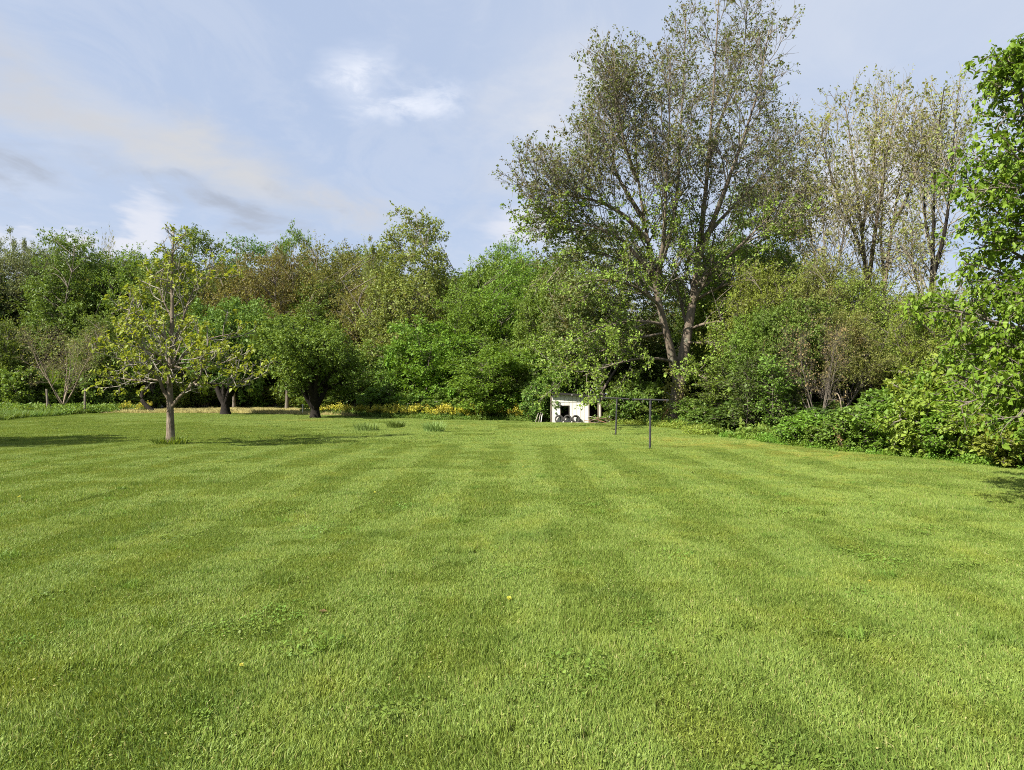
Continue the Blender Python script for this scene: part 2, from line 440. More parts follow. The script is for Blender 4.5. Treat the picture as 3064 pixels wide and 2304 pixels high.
def ground_mats():
    m_ = bpy.data.materials.new('lawn_soil'); t = NT(m_); p = t.pos()
    n1 = t.noise(p, 0.2, 4, 0.6); n2 = t.noise(p, 2.2, 5, 0.65); n3 = t.noise(p, 22, 4, 0.7)
    c = t.mix(t.range(n1, 0.35, 0.65), (0.060, 0.090, 0.020), (0.085, 0.110, 0.024))
    c = t.mix(t.math('MULTIPLY', t.range(n2, 0.45, 0.7), 0.5), c, (0.12, 0.11, 0.04))
    c = t.mix(t.math('MULTIPLY', t.range(n3, 0.5, 0.7), 0.6), c, (0.045, 0.050, 0.018))
    t.done(t.principled(c, 0.95, 0.1, bump=n3, bstr=0.6, bdist=0.03)); MATS['soil'] = m_
    m_ = bpy.data.materials.new('forest_floor'); t = NT(m_); p = t.pos()
    n1 = t.noise(p, 0.35, 4, 0.6); n2 = t.noise(p, 3.0, 5, 0.7)
    c = t.mix(t.range(n1, 0.4, 0.6), (0.060, 0.075, 0.022), (0.080, 0.060, 0.036))
    c = t.mix(t.range(n2, 0.45, 0.7), c, (0.050, 0.036, 0.022))
    t.done(t.principled(c, 0.95, 0.1, bump=n2, bstr=0.7, bdist=0.1)); MATS['floor'] = m_
    m_ = bpy.data.materials.new('dry_field'); t = NT(m_); p = t.pos()
    n1 = t.noise(p, 0.25, 4, 0.6, stretch=(1, 0.4, 1)); n2 = t.noise(p, 2.5, 5, 0.7)
    c = t.mix(t.range(n1, 0.35, 0.65), (0.31, 0.285, 0.105), (0.40, 0.36, 0.155))
    c = t.mix(t.math('MULTIPLY', t.range(n2, 0.5, 0.75), 0.5), c, (0.23, 0.22, 0.07))
    t.done(t.principled(c, 0.95, 0.1, bump=n2, bstr=0.5, bdist=0.05)); MATS['field'] = m_
    m_ = bpy.data.materials.new('dry_grass_blades'); t = NT(m_)
    c = t.mix(t.island(), (0.34, 0.30, 0.11), (0.47, 0.42, 0.18)); t.done(t.principled(c, 0.8, 0.2)); MATS['dry'] = m_
    m_ = bpy.data.materials.new('weathered_white_paint'); t = NT(m_); o = t.pos()
    a = t.noise(o, 2.5, 5, 0.7, 0.2, (1, 1, 0.35)); b = t.noise(o, 14, 4, 0.7, 0, (1, 1, 0.2))
    c = t.mix(t.range(a, 0.35, 0.7), (0.72, 0.70, 0.64), (0.56, 0.54, 0.47))
    c = t.mix(t.math('MULTIPLY', t.range(b, 0.6, 0.72), 0.6), c, (0.26, 0.22, 0.17))
    c = t.mix(t.range(t.objrand(), 0, 1, 0, 0.22), c, (0.46, 0.44, 0.38))
    t.done(t.principled(c, 0.7, 0.25, bump=b, bstr=0.25, bdist=0.01)); MATS['white'] = m_
    m_ = bpy.data.materials.new('old_boards'); t = NT(m_); o = t.obj()
    a = t.noise(o, 3, 5, 0.7, 0.2, (1, 1, 0.3))
    t.done(t.principled(t.mix(a, (0.05, 0.042, 0.034), (0.13, 0.11, 0.09)), 0.9, 0.15)); MATS['boards'] = m_
    m_ = bpy.data.materials.new('roof_felt'); t = NT(m_); o = t.obj()
    a = t.noise(o, 6, 5, 0.7)
    t.done(t.principled(t.mix(a, (0.014, 0.013, 0.012), (0.045, 0.042, 0.038)), 0.9, 0.2, bump=a, bstr=0.4, bdist=0.02)); MATS['roof'] = m_
    m_ = bpy.data.materials.new('old_rubber'); t = NT(m_); o = t.obj()
    a = t.noise(o, 7, 5, 0.7)
    t.done(t.principled(t.mix(a, (0.018, 0.017, 0.016), (0.060, 0.056, 0.050)), 0.75, 0.3)); MATS['rubber'] = m_
    m_ = bpy.data.materials.new('painted_steel'); t = NT(m_); o = t.obj()
    a = t.noise(o, 9, 5, 0.7); b = t.noise(o, 40, 3, 0.7)
    c = t.mix(t.range(a, 0.4, 0.7), (0.028, 0.030, 0.033), (0.075, 0.070, 0.066))
    c = t.mix(t.math('MULTIPLY', t.range(a, 0.58, 0.66), 0.8), c, (0.11, 0.055, 0.028))
    t.done(t.principled(c, 0.5, 0.4, 0.2, bump=b, bstr=0.2, bdist=0.004)); MATS['steel'] = m_
    m_ = bpy.data.materials.new('galvanised_wire'); t = NT(m_)
    t.done(t.principled((0.30, 0.30, 0.29), 0.5, 0.5, 0.6)); MATS['wire'] = m_
    m_ = bpy.data.materials.new('stake_paint'); t = NT(m_); o = t.obj()
    a = t.noise(o, 12, 4, 0.7)
    t.done(t.principled(t.mix(a, (0.5, 0.48, 0.43), (0.66, 0.64, 0.58)), 0.8, 0.2)); MATS['stake'] = m_
ground_mats()

# ------------------------------------------------------------------ ground, lawn, dry field
def sheet(name, poly, step, mat, zoff):
    xs = np.array([p[0] for p in poly]); ys = np.array([p[1] for p in poly])
    gx = np.arange(xs.min(), xs.max() + step, step); gy = np.arange(ys.min(), ys.max() + step, step)
    X, Y = np.meshgrid(gx, gy, indexing='ij')
    Z = gz(X, Y) + zoff
    idx = np.arange(X.size).reshape(X.shape)
    cx = (X[:-1, :-1] + step / 2).ravel(); cyy = (Y[:-1, :-1] + step / 2).ravel()
    ins = inside(poly, cx, cyy)
    q = np.stack([idx[:-1, :-1].ravel(), idx[1:, :-1].ravel(), idx[1:, 1:].ravel(), idx[:-1, 1:].ravel()], 1)[ins]
    used, inv = np.unique(q, return_inverse=True)
    V = np.stack([X.ravel(), Y.ravel(), Z.ravel()], 1)[used]
    o = link(name, mesh_np(name, V, [inv.reshape(q.shape)], mat, True))
    o['kind'] = 'structure'
    return o
def inside(poly, x, y):
    x = np.asarray(x); y = np.asarray(y)
    r = np.zeros(x.shape, bool); n = len(poly); j = n - 1
    for i in range(n):
        xi, yi = poly[i]; xj, yj = poly[j]
        c = ((yi > y) != (yj > y)) & (x < (xj - xi) * (y - yi) / (yj - yi + 1e-12) + xi)
        r ^= c; j = i
    return r
LAWN = [(-75, -25), (-75, 52), (-47, 62), (-47, 74), (-45, 78), (-32, 79), (-21, 73), (-13, 64.5), (-7, 59.4), (1.5, 55.5), (4, 53),
        (7.5, 52), (9.5, 48.5), (10.6, 44), (10.4, 36.5), (12.3, 29), (13.4, 23.6), (14.6, 19.2), (17, 14), (21, 5), (26, -25)]
FIELD = [(-52, 79), (-45, 78.2), (-32, 79.2), (-21, 73.2), (-14.5, 66.5), (-16, 80), (-22, 104), (-34, 112), (-52, 106)]
bm_v = []
gs = [-3000, -400, -120, -60, -30, -10, 10, 30, 60, 120, 400, 3000]
gyv = [-600, -60, -20, 0, 20, 40, 60, 80, 100, 130, 170, 300, 900, 4500]
V = [(x, y, -0.12) for x in gs for y in gyv]
q = np.array([[i * len(gyv) + j, (i + 1) * len(gyv) + j, (i + 1) * len(gyv) + j + 1, i * len(gyv) + j + 1] for i in range(len(gs) - 1) for j in range(len(gyv) - 1)])
g_o = link('ground', mesh_np('ground', np.array(V), [q], MATS['floor'])); g_o['kind'] = 'structure'
sheet('lawn', LAWN, 0.5, MATS['soil'], 0.0)
sheet('field', FIELD, 1.0, MATS['field'], -0.01)

# ------------------------------------------------------------------ scattered stuff: patches of blades set out on points
def scatter_tree(name, nvar):
    ng = bpy.data.node_groups.new(name, 'GeometryNodeTree')
    ng.interface.new_socket('Geometry', in_out='INPUT', socket_type='NodeSocketGeometry')
    ng.interface.new_socket('Geometry', in_out='OUTPUT', socket_type='NodeSocketGeometry')
    N, L = ng.nodes, ng.links
    gi = N.new('NodeGroupInput'); go = N.new('NodeGroupOutput')
    def attr(nm, ty):
        a = N.new('GeometryNodeInputNamedAttribute'); a.data_type = ty; a.inputs['Name'].default_value = nm
        return a.outputs['Attribute']
    s0 = N.new('GeometryNodeSeparateGeometry'); s0.domain = 'POINT'
    L.new(gi.outputs[0], s0.inputs['Geometry']); L.new(attr('ispt', 'BOOLEAN'), s0.inputs['Selection'])
    jn = N.new('GeometryNodeJoinGeometry')
    va = attr('variant', 'INT')
    for v in range(nvar):
        cmpn = N.new('FunctionNodeCompare'); cmpn.data_type = 'INT'; cmpn.operation = 'EQUAL'
        L.new(va, cmpn.inputs[2]); cmpn.inputs[3].default_value = v
        sp = N.new('GeometryNodeSeparateGeometry'); sb = N.new('GeometryNodeSeparateGeometry')
        L.new(s0.outputs['Selection'], sp.inputs['Geometry']); L.new(cmpn.outputs[0], sp.inputs['Selection'])
        L.new(s0.outputs['Inverted'], sb.inputs['Geometry']); L.new(cmpn.outputs[0], sb.inputs['Selection'])
        iop = N.new('GeometryNodeInstanceOnPoints')
        L.new(sp.outputs['Selection'], iop.inputs['Points']); L.new(sb.outputs['Selection'], iop.inputs['Instance'])
        L.new(attr('rot', 'FLOAT_VECTOR'), iop.inputs['Rotation']); L.new(attr('scl', 'FLOAT_VECTOR'), iop.inputs['Scale'])
        L.new(iop.outputs[0], jn.inputs[0])
    L.new(jn.outputs[0], go.inputs[0])
    return ng

def blades(rng, n, size, h, w, lean, lean_sd, curve=0.35, shape='rect'):
    """n blades on a square patch; each two quads narrowing to a tip: 6 verts"""
    if shape == 'rect':
        x = (rng.random(n) - .5) * size; y = (rng.random(n) - .5) * size
    else:
        r = size * 0.5 * np.sqrt(rng.random(n)); a = rng.random(n) * 2 * pi
        x = r * np.cos(a); y = r * np.sin(a)
    hh = h * (0.55 + 0.75 * rng.random(n)); ww = w * (0.6 + 0.8 * rng.random(n))
    az = rng.random(n) * 2 * pi
    tilt = np.abs(rng.normal(0, lean_sd, n))
    dx = np.cos(az) * tilt + lean[0]; dy = np.sin(az) * tilt + lean[1]
    fa = rng.random(n) * 2 * pi
    fx, fy = np.cos(fa) * ww * 0.5, np.sin(fa) * ww * 0.5
    V = np.zeros((n, 5, 3))
    base = np.stack([x, y, np.full(n, -0.004)], 1)
    mid = base + np.stack([dx * hh * 0.5, dy * hh * 0.5, hh * 0.55], 1)
    k = 1.0 + curve * rng.random(n)
    tip = base + np.stack([dx * hh * 1.2 * k, dy * hh * 1.2 * k, hh * (1.0 - 0.25 * np.minimum(1.5, np.hypot(dx, dy)))], 1)
    off = np.stack([fx, fy, np.zeros(n)], 1)
    V[:, 0] = base - off * 0.8; V[:, 1] = base + off * 0.8
    V[:, 2] = mid + off; V[:, 3] = mid - off; V[:, 4] = tip
    b = np.arange(n)[:, None] * 5
    return V.reshape(-1, 3), b + np.array([[0, 1, 2, 3]]), b + np.array([[3, 2, 4]])

def rosettes(rng, n, size, r):
    """clover like small round leaves lying low"""
    x = (rng.random(n) - .5) * size; y = (rng.random(n) - .5) * size
    k = 6
    rr = r * (0.6 + 0.8 * rng.random(n)); z = 0.018 + 0.03 * rng.random(n)
    tx = rng.normal(0, .35, n); ty = rng.normal(0, .35, n)
    a = np.arange(k) / k * 2 * pi
    X = x[:, None] + rr[:, None] * np.cos(a); Y = y[:, None] + rr[:, None] * np.sin(a)
    Z = z[:, None] + tx[:, None] * (X - x[:, None]) + ty[:, None] * (Y - y[:, None])
    V = np.stack([X, Y, Z], 2).reshape(-1, 3)
    return V, np.arange(n)[:, None] * k + np.arange(k)[None]

def scatter(name, patches, pts, mat):
    """patches: list of (V, [faces]); pts: arrays x,y,z,variant,rot,scale"""
    vs, fl, var = [], [], []
    b = 0
    for i, (V, fs) in enumerate(patches):
        vs.append(V); var.append(np.full(len(V), i))
        fl += [f + b for f in fs]; b += len(V)
    nf = b
    vs.append(pts['co']); var.append(pts['variant'])
    me = mesh_np(name, np.concatenate(vs), fl, mat)
    n = nf + len(pts['co'])
    a = me.attributes.new('variant', 'INT', 'POINT'); a.data.foreach_set('value', np.concatenate(var).astype(np.int32))
    isp = np.zeros(n, bool); isp[nf:] = True
    a = me.attributes.new('ispt', 'BOOLEAN', 'POINT'); a.data.foreach_set('value', isp)
    for nm in ('rot', 'scl'):
        arr = np.ones((n, 3), np.float32); arr[nf:] = pts[nm]
        a = me.attributes.new(nm, 'FLOAT_VECTOR', 'POINT'); a.data.foreach_set('vector', arr.ravel())
    o = link(name, me); o['kind'] = 'stuff'
    md = o.modifiers.new('scatter', 'NODES'); md.node_group = scatter_tree(name + '_nodes', len(patches))
    return o

def lawn_grass():
    rng = np.random.default_rng(11)
    patches = []
    # variants 0..5 near, 6..9 middle, 10..13 far; even ones lean away, odd ones lean towards the house
    def patch(n, size, h, w, s, ros):
        V, f1, f2 = blades(rng, n, size * 1.12, h, w, (0.06, 0.125 * s), 0.34)
        fs = [f1, f2]
        if ros:
            V2, f3 = rosettes(rng, ros, size * 1.1, 0.0075)
            fs.append(f3 + len(V)); V = np.concatenate([V, V2])
        return V, fs
    for i in range(6): patches.append(patch(2900, 0.5, 0.060, 0.0054, 1 if i % 2 == 0 else -1, 160 if i > 1 else 30))
    for i in range(4): patches.append(patch(5400, 1.0, 0.064, 0.0072, 1 if i % 2 == 0 else -1, 0))
    for i in range(4): patches.append(patch(8600, 2.0, 0.066, 0.0125, 1 if i % 2 == 0 else -1, 0))
    cos_, va, ro, sc = [], [], [], []
    def lay(size, d0, d1, v0, nv):
        gx = np.arange(-75, 28, size) + size / 2; gy = np.arange(0, 82, size) + size / 2
        X, Y = np.meshgrid(gx, gy); X = X.ravel(); Y = Y.ravel()
        R = Y
        k = (R >= d0) & (R < d1) & (np.abs(X) < 0.80 * Y + 2.5) & inside(LAWN, X, Y)
        X, Y = X[k], Y[k]; n = len(X)
        wob = 0.18 * np.sin(Y * 0.11 + 0.5) + 0.01 * Y
        stripe = (np.floor((X + wob) / 0.98).astype(int)) % 2
        jit = rng.random(n) < 0.09
        stripe = np.where(jit, 1 - stripe, stripe)
        half = nv // 2
        v = v0 + 2 * rng.integers(0, half, n) + stripe
        Z = gz(X, Y)
        cos_.append(np.stack([X, Y, Z], 1)); va.append(v)
        # lie along the slope of the ground
        e = 0.2
        sx = (gz(X + e, Y) - gz(X - e, Y)) / (2 * e); sy = (gz(X, Y + e) - gz(X, Y - e)) / (2 * e)
        ro.append(np.stack([np.arctan(sy), -np.arctan(sx), rng.normal(0, 0.22, n)], 1))
        tall = 0.72 + 0.40 * (np.sin(X * 0.9 + np.sin(Y * 0.7) * 2) * np.sin(Y * 0.8 + X * 0.3) * .5 + .5) + 0.22 * rng.random(n) + 0.45 * (rng.random(n) < 0.05)
        sc.append(np.stack([np.where(rng.random(n) < .5, 1, -1) * 1.0, np.ones(n), tall], 1))
    lay(0.5, 2.5, 12, 0, 6)
    lay(1.0, 12, 30, 6, 4)
    lay(2.0, 30, 82, 10, 4)
    pts = dict(co=np.concatenate(cos_), variant=np.concatenate(va), rot=np.concatenate(ro), scl=np.concatenate(sc))
    scatter('lawn_grass', patches, pts, MATS['grass'])
lawn_grass()
#@@REST@@
# ------------------------------------------------------------------ trees: branch sets are (points N,M,3, start radius N, end radius N)
def unit(v): return v / (np.linalg.norm(v, axis=-1, keepdims=True) + 1e-12)

class Br:
    def __init__(s, P, R0, R1):
        s.pw = 1.0; s.P = np.asarray(P, float); s.R0 = np.asarray(R0, float); s.R1 = np.asarray(R1, float)
    @property
    def n(s): return len(s.P)
    def length(s): return np.linalg.norm(np.diff(s.P, axis=1), axis=2).sum(1)
    def sub(s, k):
        b = Br(s.P[k], s.R0[k], s.R1[k]); b.pw = s.pw; return b

def polyline(pts, M):
    """resample and round a hand set line of points"""
    pts = np.asarray(pts, float)
    t = np.linspace(0, len(pts) - 1, M)
    out = np.stack([np.interp(t, np.arange(len(pts)), pts[:, k]) for k in range(3)], 1)
    sm = out.copy()
    sm[1:-1] = 0.25 * out[:-2] + 0.5 * out[1:-1] + 0.25 * out[2:]
    return sm

def grow(rng, par, count, t0, t1, angle, angle_sd, length, ratio, M=5, wander=0.15, up=0.0, sag=0.0, tip=0.35, flat=0.0, tpow=1.0):
    """children of every parent. length(t, parent length, root z) -> metres; count int or array"""
    N = par.n; cnt = np.full(N, count) if np.isscalar(count) else np.asarray(count)
    idx = np.repeat(np.arange(N), cnt); C = len(idx)
    if C == 0: return Br(np.zeros((0, M, 3)), np.zeros(0), np.zeros(0)), np.zeros(0, int), np.zeros(0)
    order = np.concatenate([np.arange(c) for c in cnt])
    t = t0 + (t1 - t0) * (((order + rng.random(C)) / np.repeat(cnt, cnt)) ** tpow)
    m = par.P.shape[1]
    f = np.clip(t * (m - 1), 0, m - 1.001); i0 = f.astype(int); fr = (f - i0)[:, None]
    a, b = par.P[idx, i0], par.P[idx, i0 + 1]
    base = a * (1 - fr) + b * fr; T = unit(b - a)
    ref = np.where(np.abs(T[:, 2:3]) < 0.93, np.array([[0, 0, 1.0]]), np.array([[1.0, 0, 0]]))
    U = unit(np.cross(T, ref)); W = np.cross(U, T)     # U level, W upward
    phi = order * 2.39996 + np.repeat(rng.random(N) * 6.28, cnt) + rng.normal(0, 0.5, C)
    if flat > 0:                                        # flatten sprays: branches leave mostly sideways
        phi = np.where(rng.random(C) < flat, np.where(order % 2 == 0, 0.0, pi) + rng.normal(0, 0.35, C), phi)
    an = np.radians(angle + rng.normal(0, angle_sd, C))
    D = np.cos(an)[:, None] * T + np.sin(an)[:, None] * (np.cos(phi)[:, None] * U + np.sin(phi)[:, None] * W)
    plen = par.length()[idx]
    Ln = length(t, plen, base[:, 2]) * (0.75 + 0.5 * rng.random(C))
    P = np.zeros((C, M, 3)); P[:, 0] = base; d = unit(D); p = base.copy()
    for k in range(1, M):
        s = k / (M - 1)
        d = unit(d + rng.normal(0, wander, (C, 3)) + np.array([0, 0, 1.0]) * (up * (1) - sag * s))
        p = p + d * (Ln / (M - 1))[:, None]
        P[:, k] = p
    pr = par.R1[idx] + (par.R0 - par.R1)[idx] * (1 - t) ** par.pw
    r0 = pr * ratio * (0.8 + 0.4 * rng.random(C))
    return Br(P, r0, r0 * tip), idx, t

def tubes(b, k, flare=0.0):
    N, M = b.P.shape[:2]
    T = np.zeros_like(b.P)
    T[:, 1:-1] = b.P[:, 2:] - b.P[:, :-2]; T[:, 0] = b.P[:, 1] - b.P[:, 0]; T[:, -1] = b.P[:, -1] - b.P[:, -2]
    T = unit(T)
    ref = np.where(np.abs(T[:, :1, 2:3]) < 0.9, np.array([[[0, 0, 1.0]]]), np.array([[[1.0, 0, 0]]]))
    U = unit(np.cross(T, np.broadcast_to(ref, T.shape))); W = np.cross(T, U)
    s = np.linspace(0, 1, M)[None, :]
    R = b.R1[:, None] + (b.R0 - b.R1)[:, None] * (1 - s) ** b.pw
    if flare: R = R * (1 + flare * np.exp(-s * M * 0.9))
    a = np.arange(k) / k * 2 * pi
    V = b.P[:, :, None] + R[:, :, None, None] * (np.cos(a)[None, None, :, None] * U[:, :, None] + np.sin(a)[None, None, :, None] * W[:, :, None])
    n = np.arange(N)[:, None, None] * M * k; i = np.arange(M - 1)[None, :, None] * k; j = np.arange(k)[None, None]
    j2 = (j + 1) % k
    q = np.stack(np.broadcast_arrays(n + i + j, n + i + j2, n + i + k + j2, n + i + k + j), -1).reshape(-1, 4)
    return V.reshape(-1, 3), q

def merge(parts):
    vs, fs, b = [], [], 0
    for V, F in parts:
        vs.append(V); b0 = b; b += len(V)
        for f in (F if isinstance(F, list) else [F]): fs.append(f + b0)
    return np.concatenate(vs), fs

def leaves(rng, tw, per, size, wid=0.55, t0=0.15, spread=0.06, droop=0.35, clump=1, hexa=False, sd=0.28, up=0.9):
    """leaves along twigs; clump = leaves in each little bunch"""
    N, M = tw.P.shape[:2]
    C = N * per
    idx = np.repeat(np.arange(N), per)
    t = t0 + (1 - t0) * rng.random(C)
    f = np.clip(t * (M - 1), 0, M - 1.001); i0 = f.astype(int); fr = (f - i0)[:, None]
    a, b = tw.P[idx, i0], tw.P[idx, i0 + 1]
    base = a * (1 - fr) + b * fr; T = unit(b - a)
    if clump > 1:
        base = np.repeat(base, clump, 0); T = np.repeat(T, clump, 0); C *= clump
    base = base + rng.normal(0, spread, (C, 3))
    D = unit(T * 0.5 + rng.normal(0, 0.75, (C, 3)) + np.array([0, 0, -droop]))
    Nn = unit(rng.normal(0, 0.62, (C, 3)) + np.array([0, 0, up]))
    S = unit(np.cross(D, Nn)); Nn = np.cross(S, D)
    L = size * np.exp(rng.normal(0, sd, C)); w = L * wid * 0.5
    L = L[:, None]; w = w[:, None]
    if not hexa:
        fold = 0.25 * w
        V = np.stack([base, base + D * L * 0.45 + S * w + Nn * fold, base + D * L - Nn * fold, base + D * L * 0.45 - S * w + Nn * fold], 1)
        # two triangles along the midrib: 0-1-2, 0-2-3
        b_ = np.arange(C)[:, None] * 4
        return V.reshape(-1, 3), [b_ + np.array([[0, 1, 2]]), b_ + np.array([[0, 2, 3]])]
    fold = 0.22 * w
    V = np.stack([base, base + D * L * 0.22 + S * w * 0.9 + Nn * fold, base + D * L * 0.6 + S * w * 0.8 + Nn * fold * 0.6, base + D * L - Nn * L * 0.16,
                  base + D * L * 0.6 - S * w * 0.8 + Nn * fold * 0.6, base + D * L * 0.22 - S * w * 0.9 + Nn * fold], 1)
    b_ = np.arange(C)[:, None] * 6
    return V.reshape(-1, 3), [b_ + np.array([[0, 1, 2, 3]]), b_ + np.array([[0, 3, 4, 5]])]

def prof_round(u):  return np.sqrt(np.clip(1 - (2 * np.clip(u, 0, 1) - 0.95) ** 2 / 1.40, 0.16, 1))
def prof_cone(u):   return np.clip(1.05 - u, 0.06, 1) ** 0.8
def prof_vase(u):   return np.clip(0.45 + 1.0 * u, 0, 1) * np.clip((1.04 - u) * 3.2, 0.1, 1)

TREE = {}
def build_proto(key, seed, H=20.0, tw_t0=0.15, R=6.5, trunk_r=0.28, base_z=0.2, n_lead=1, fork=0.25, lead_ang=14, lead_M=10, limbs=26, limb_t0=0.2, prof=prof_round,
                limb_ang=58, limb_up=0.06, limb_sag=0.0, br=9, br_ang=48, br_ratio=0.45, tw=8, tw_len=1.1, tw_ang=45, per=8, leaf=0.26, wid=0.6, spread=0.12,
                droop=0.3, clump=1, flat=0.0, wander=0.10, hexa=False, leaf_t0=0.15, twig_sides=3, up=0.9, bark='bark_grey', stems=None, keep_tw=True, trunk_flare=0.5, extra=None):
    rng = np.random.default_rng(seed)
    parts = []
    if stems is None:
        tz = H * fork if n_lead > 1 else H * 0.97
        M = 6 if n_lead > 1 else 12
        p = np.zeros((1, M, 3)); p[0, :, 2] = np.linspace(-0.15, tz, M)
        p[0, 1:, :2] += np.cumsum(rng.normal(0, 0.012 * tz, (M - 1, 2)), 0) * 0.6
        r_end = trunk_r * (0.72 if n_lead > 1 else 0.08)
        trunk = Br(p, [trunk_r], [r_end])
        parts.append(tubes(trunk, 9, trunk_flare))
        if n_lead > 1:
            lead, _, _ = grow(rng, trunk, n_lead, 0.72, 0.999, lead_ang, 5, lambda t, pl, z: (H - z) * 0.98, 0.78, lead_M, wander * 0.55, 0.06, 0, 0.10)
            parts.append(tubes(lead, 6))
        else:
            lead = trunk
    else:
        lead = Br(np.stack([polyline(s_[0], lead_M) for s_ in stems]), [s_[1] for s_ in stems], [s_[2] for s_ in stems])
        parts.append(tubes(lead, 8, trunk_flare))
    zl0 = lead.P[:, 0, 2].min() if n_lead > 1 or stems else H * limb_t0
    zb = H * base_z
    def L1(t, pl, z):
        u = np.clip((z - zb) / (H - zb), 0, 1)
        return R * (1.0 / (1 if lead.n == 1 else 1.5)) * prof(u)
    lb, _, _ = grow(rng, lead, limbs, limb_t0, 0.985, limb_ang, 9, L1, 0.42, 7, wander, limb_up, limb_sag, 0.25)
    if extra is not None:
        e = extra(rng, lead); lb = Br(np.concatenate([lb.P, e.P]), np.concatenate([lb.R0, e.R0]), np.concatenate([lb.R1, e.R1]))
    lb.R0 = np.maximum(lb.R0, 0.022); lb.R1 = np.maximum(lb.R1, 0.010)
    parts.append(tubes(lb, 5))
    ll = lb.length()
    nb = np.clip(np.round(br * ll / (0.62 * R)), 3, br * 2).astype(int)
    bb, _, _ = grow(rng, lb, nb, 0.18, 1.0, br_ang, 10, lambda t, pl, z: np.maximum(br_ratio * pl * (1.05 - 0.5 * t), 0.35 * tw_len), 0.5, 5, wander * 1.3, limb_up * 0.8, limb_sag * 0.5, 0.35, flat)
    bb.R0 = np.clip(bb.R0, 0.010, 1); bb.R1 = np.clip(bb.R1, 0.006, 1)
    parts.append(tubes(bb, 4))
    tt, _, _ = grow(rng, bb, tw, tw_t0, 1.0, tw_ang, 12, lambda t, pl, z: np.minimum(tw_len, 0.25 * tw_len + 0.7 * pl) * (1.1 - 0.4 * t), 0.55, 4, wander * 1.5, limb_up * 0.6, limb_sag * 0.5, 0.4, flat)
    tt.R0 = np.clip(tt.R0, 0.006, 0.02); tt.R1 = np.clip(tt.R1, 0.004, 0.02)
    if keep_tw: parts.append(tubes(tt, twig_sides))
    wood = merge(parts)
    allt = tt
    crown = leaves(rng, tt, per, leaf, wid, leaf_t0, spread, droop, clump, hexa, up=up)
    rad_ = np.hypot(crown[0][:, 0], crown[0][:, 1]); H = float(np.percentile(crown[0][:, 2], 99.7)); R = float(np.percentile(rad_, 95))
    TREE[key] = (mesh_np(key + '_trunk', wood[0], wood[1], MATS[bark], True), mesh_np(key + '_crown', crown[0], crown[1], MATS['leaf_mid']), H, R)

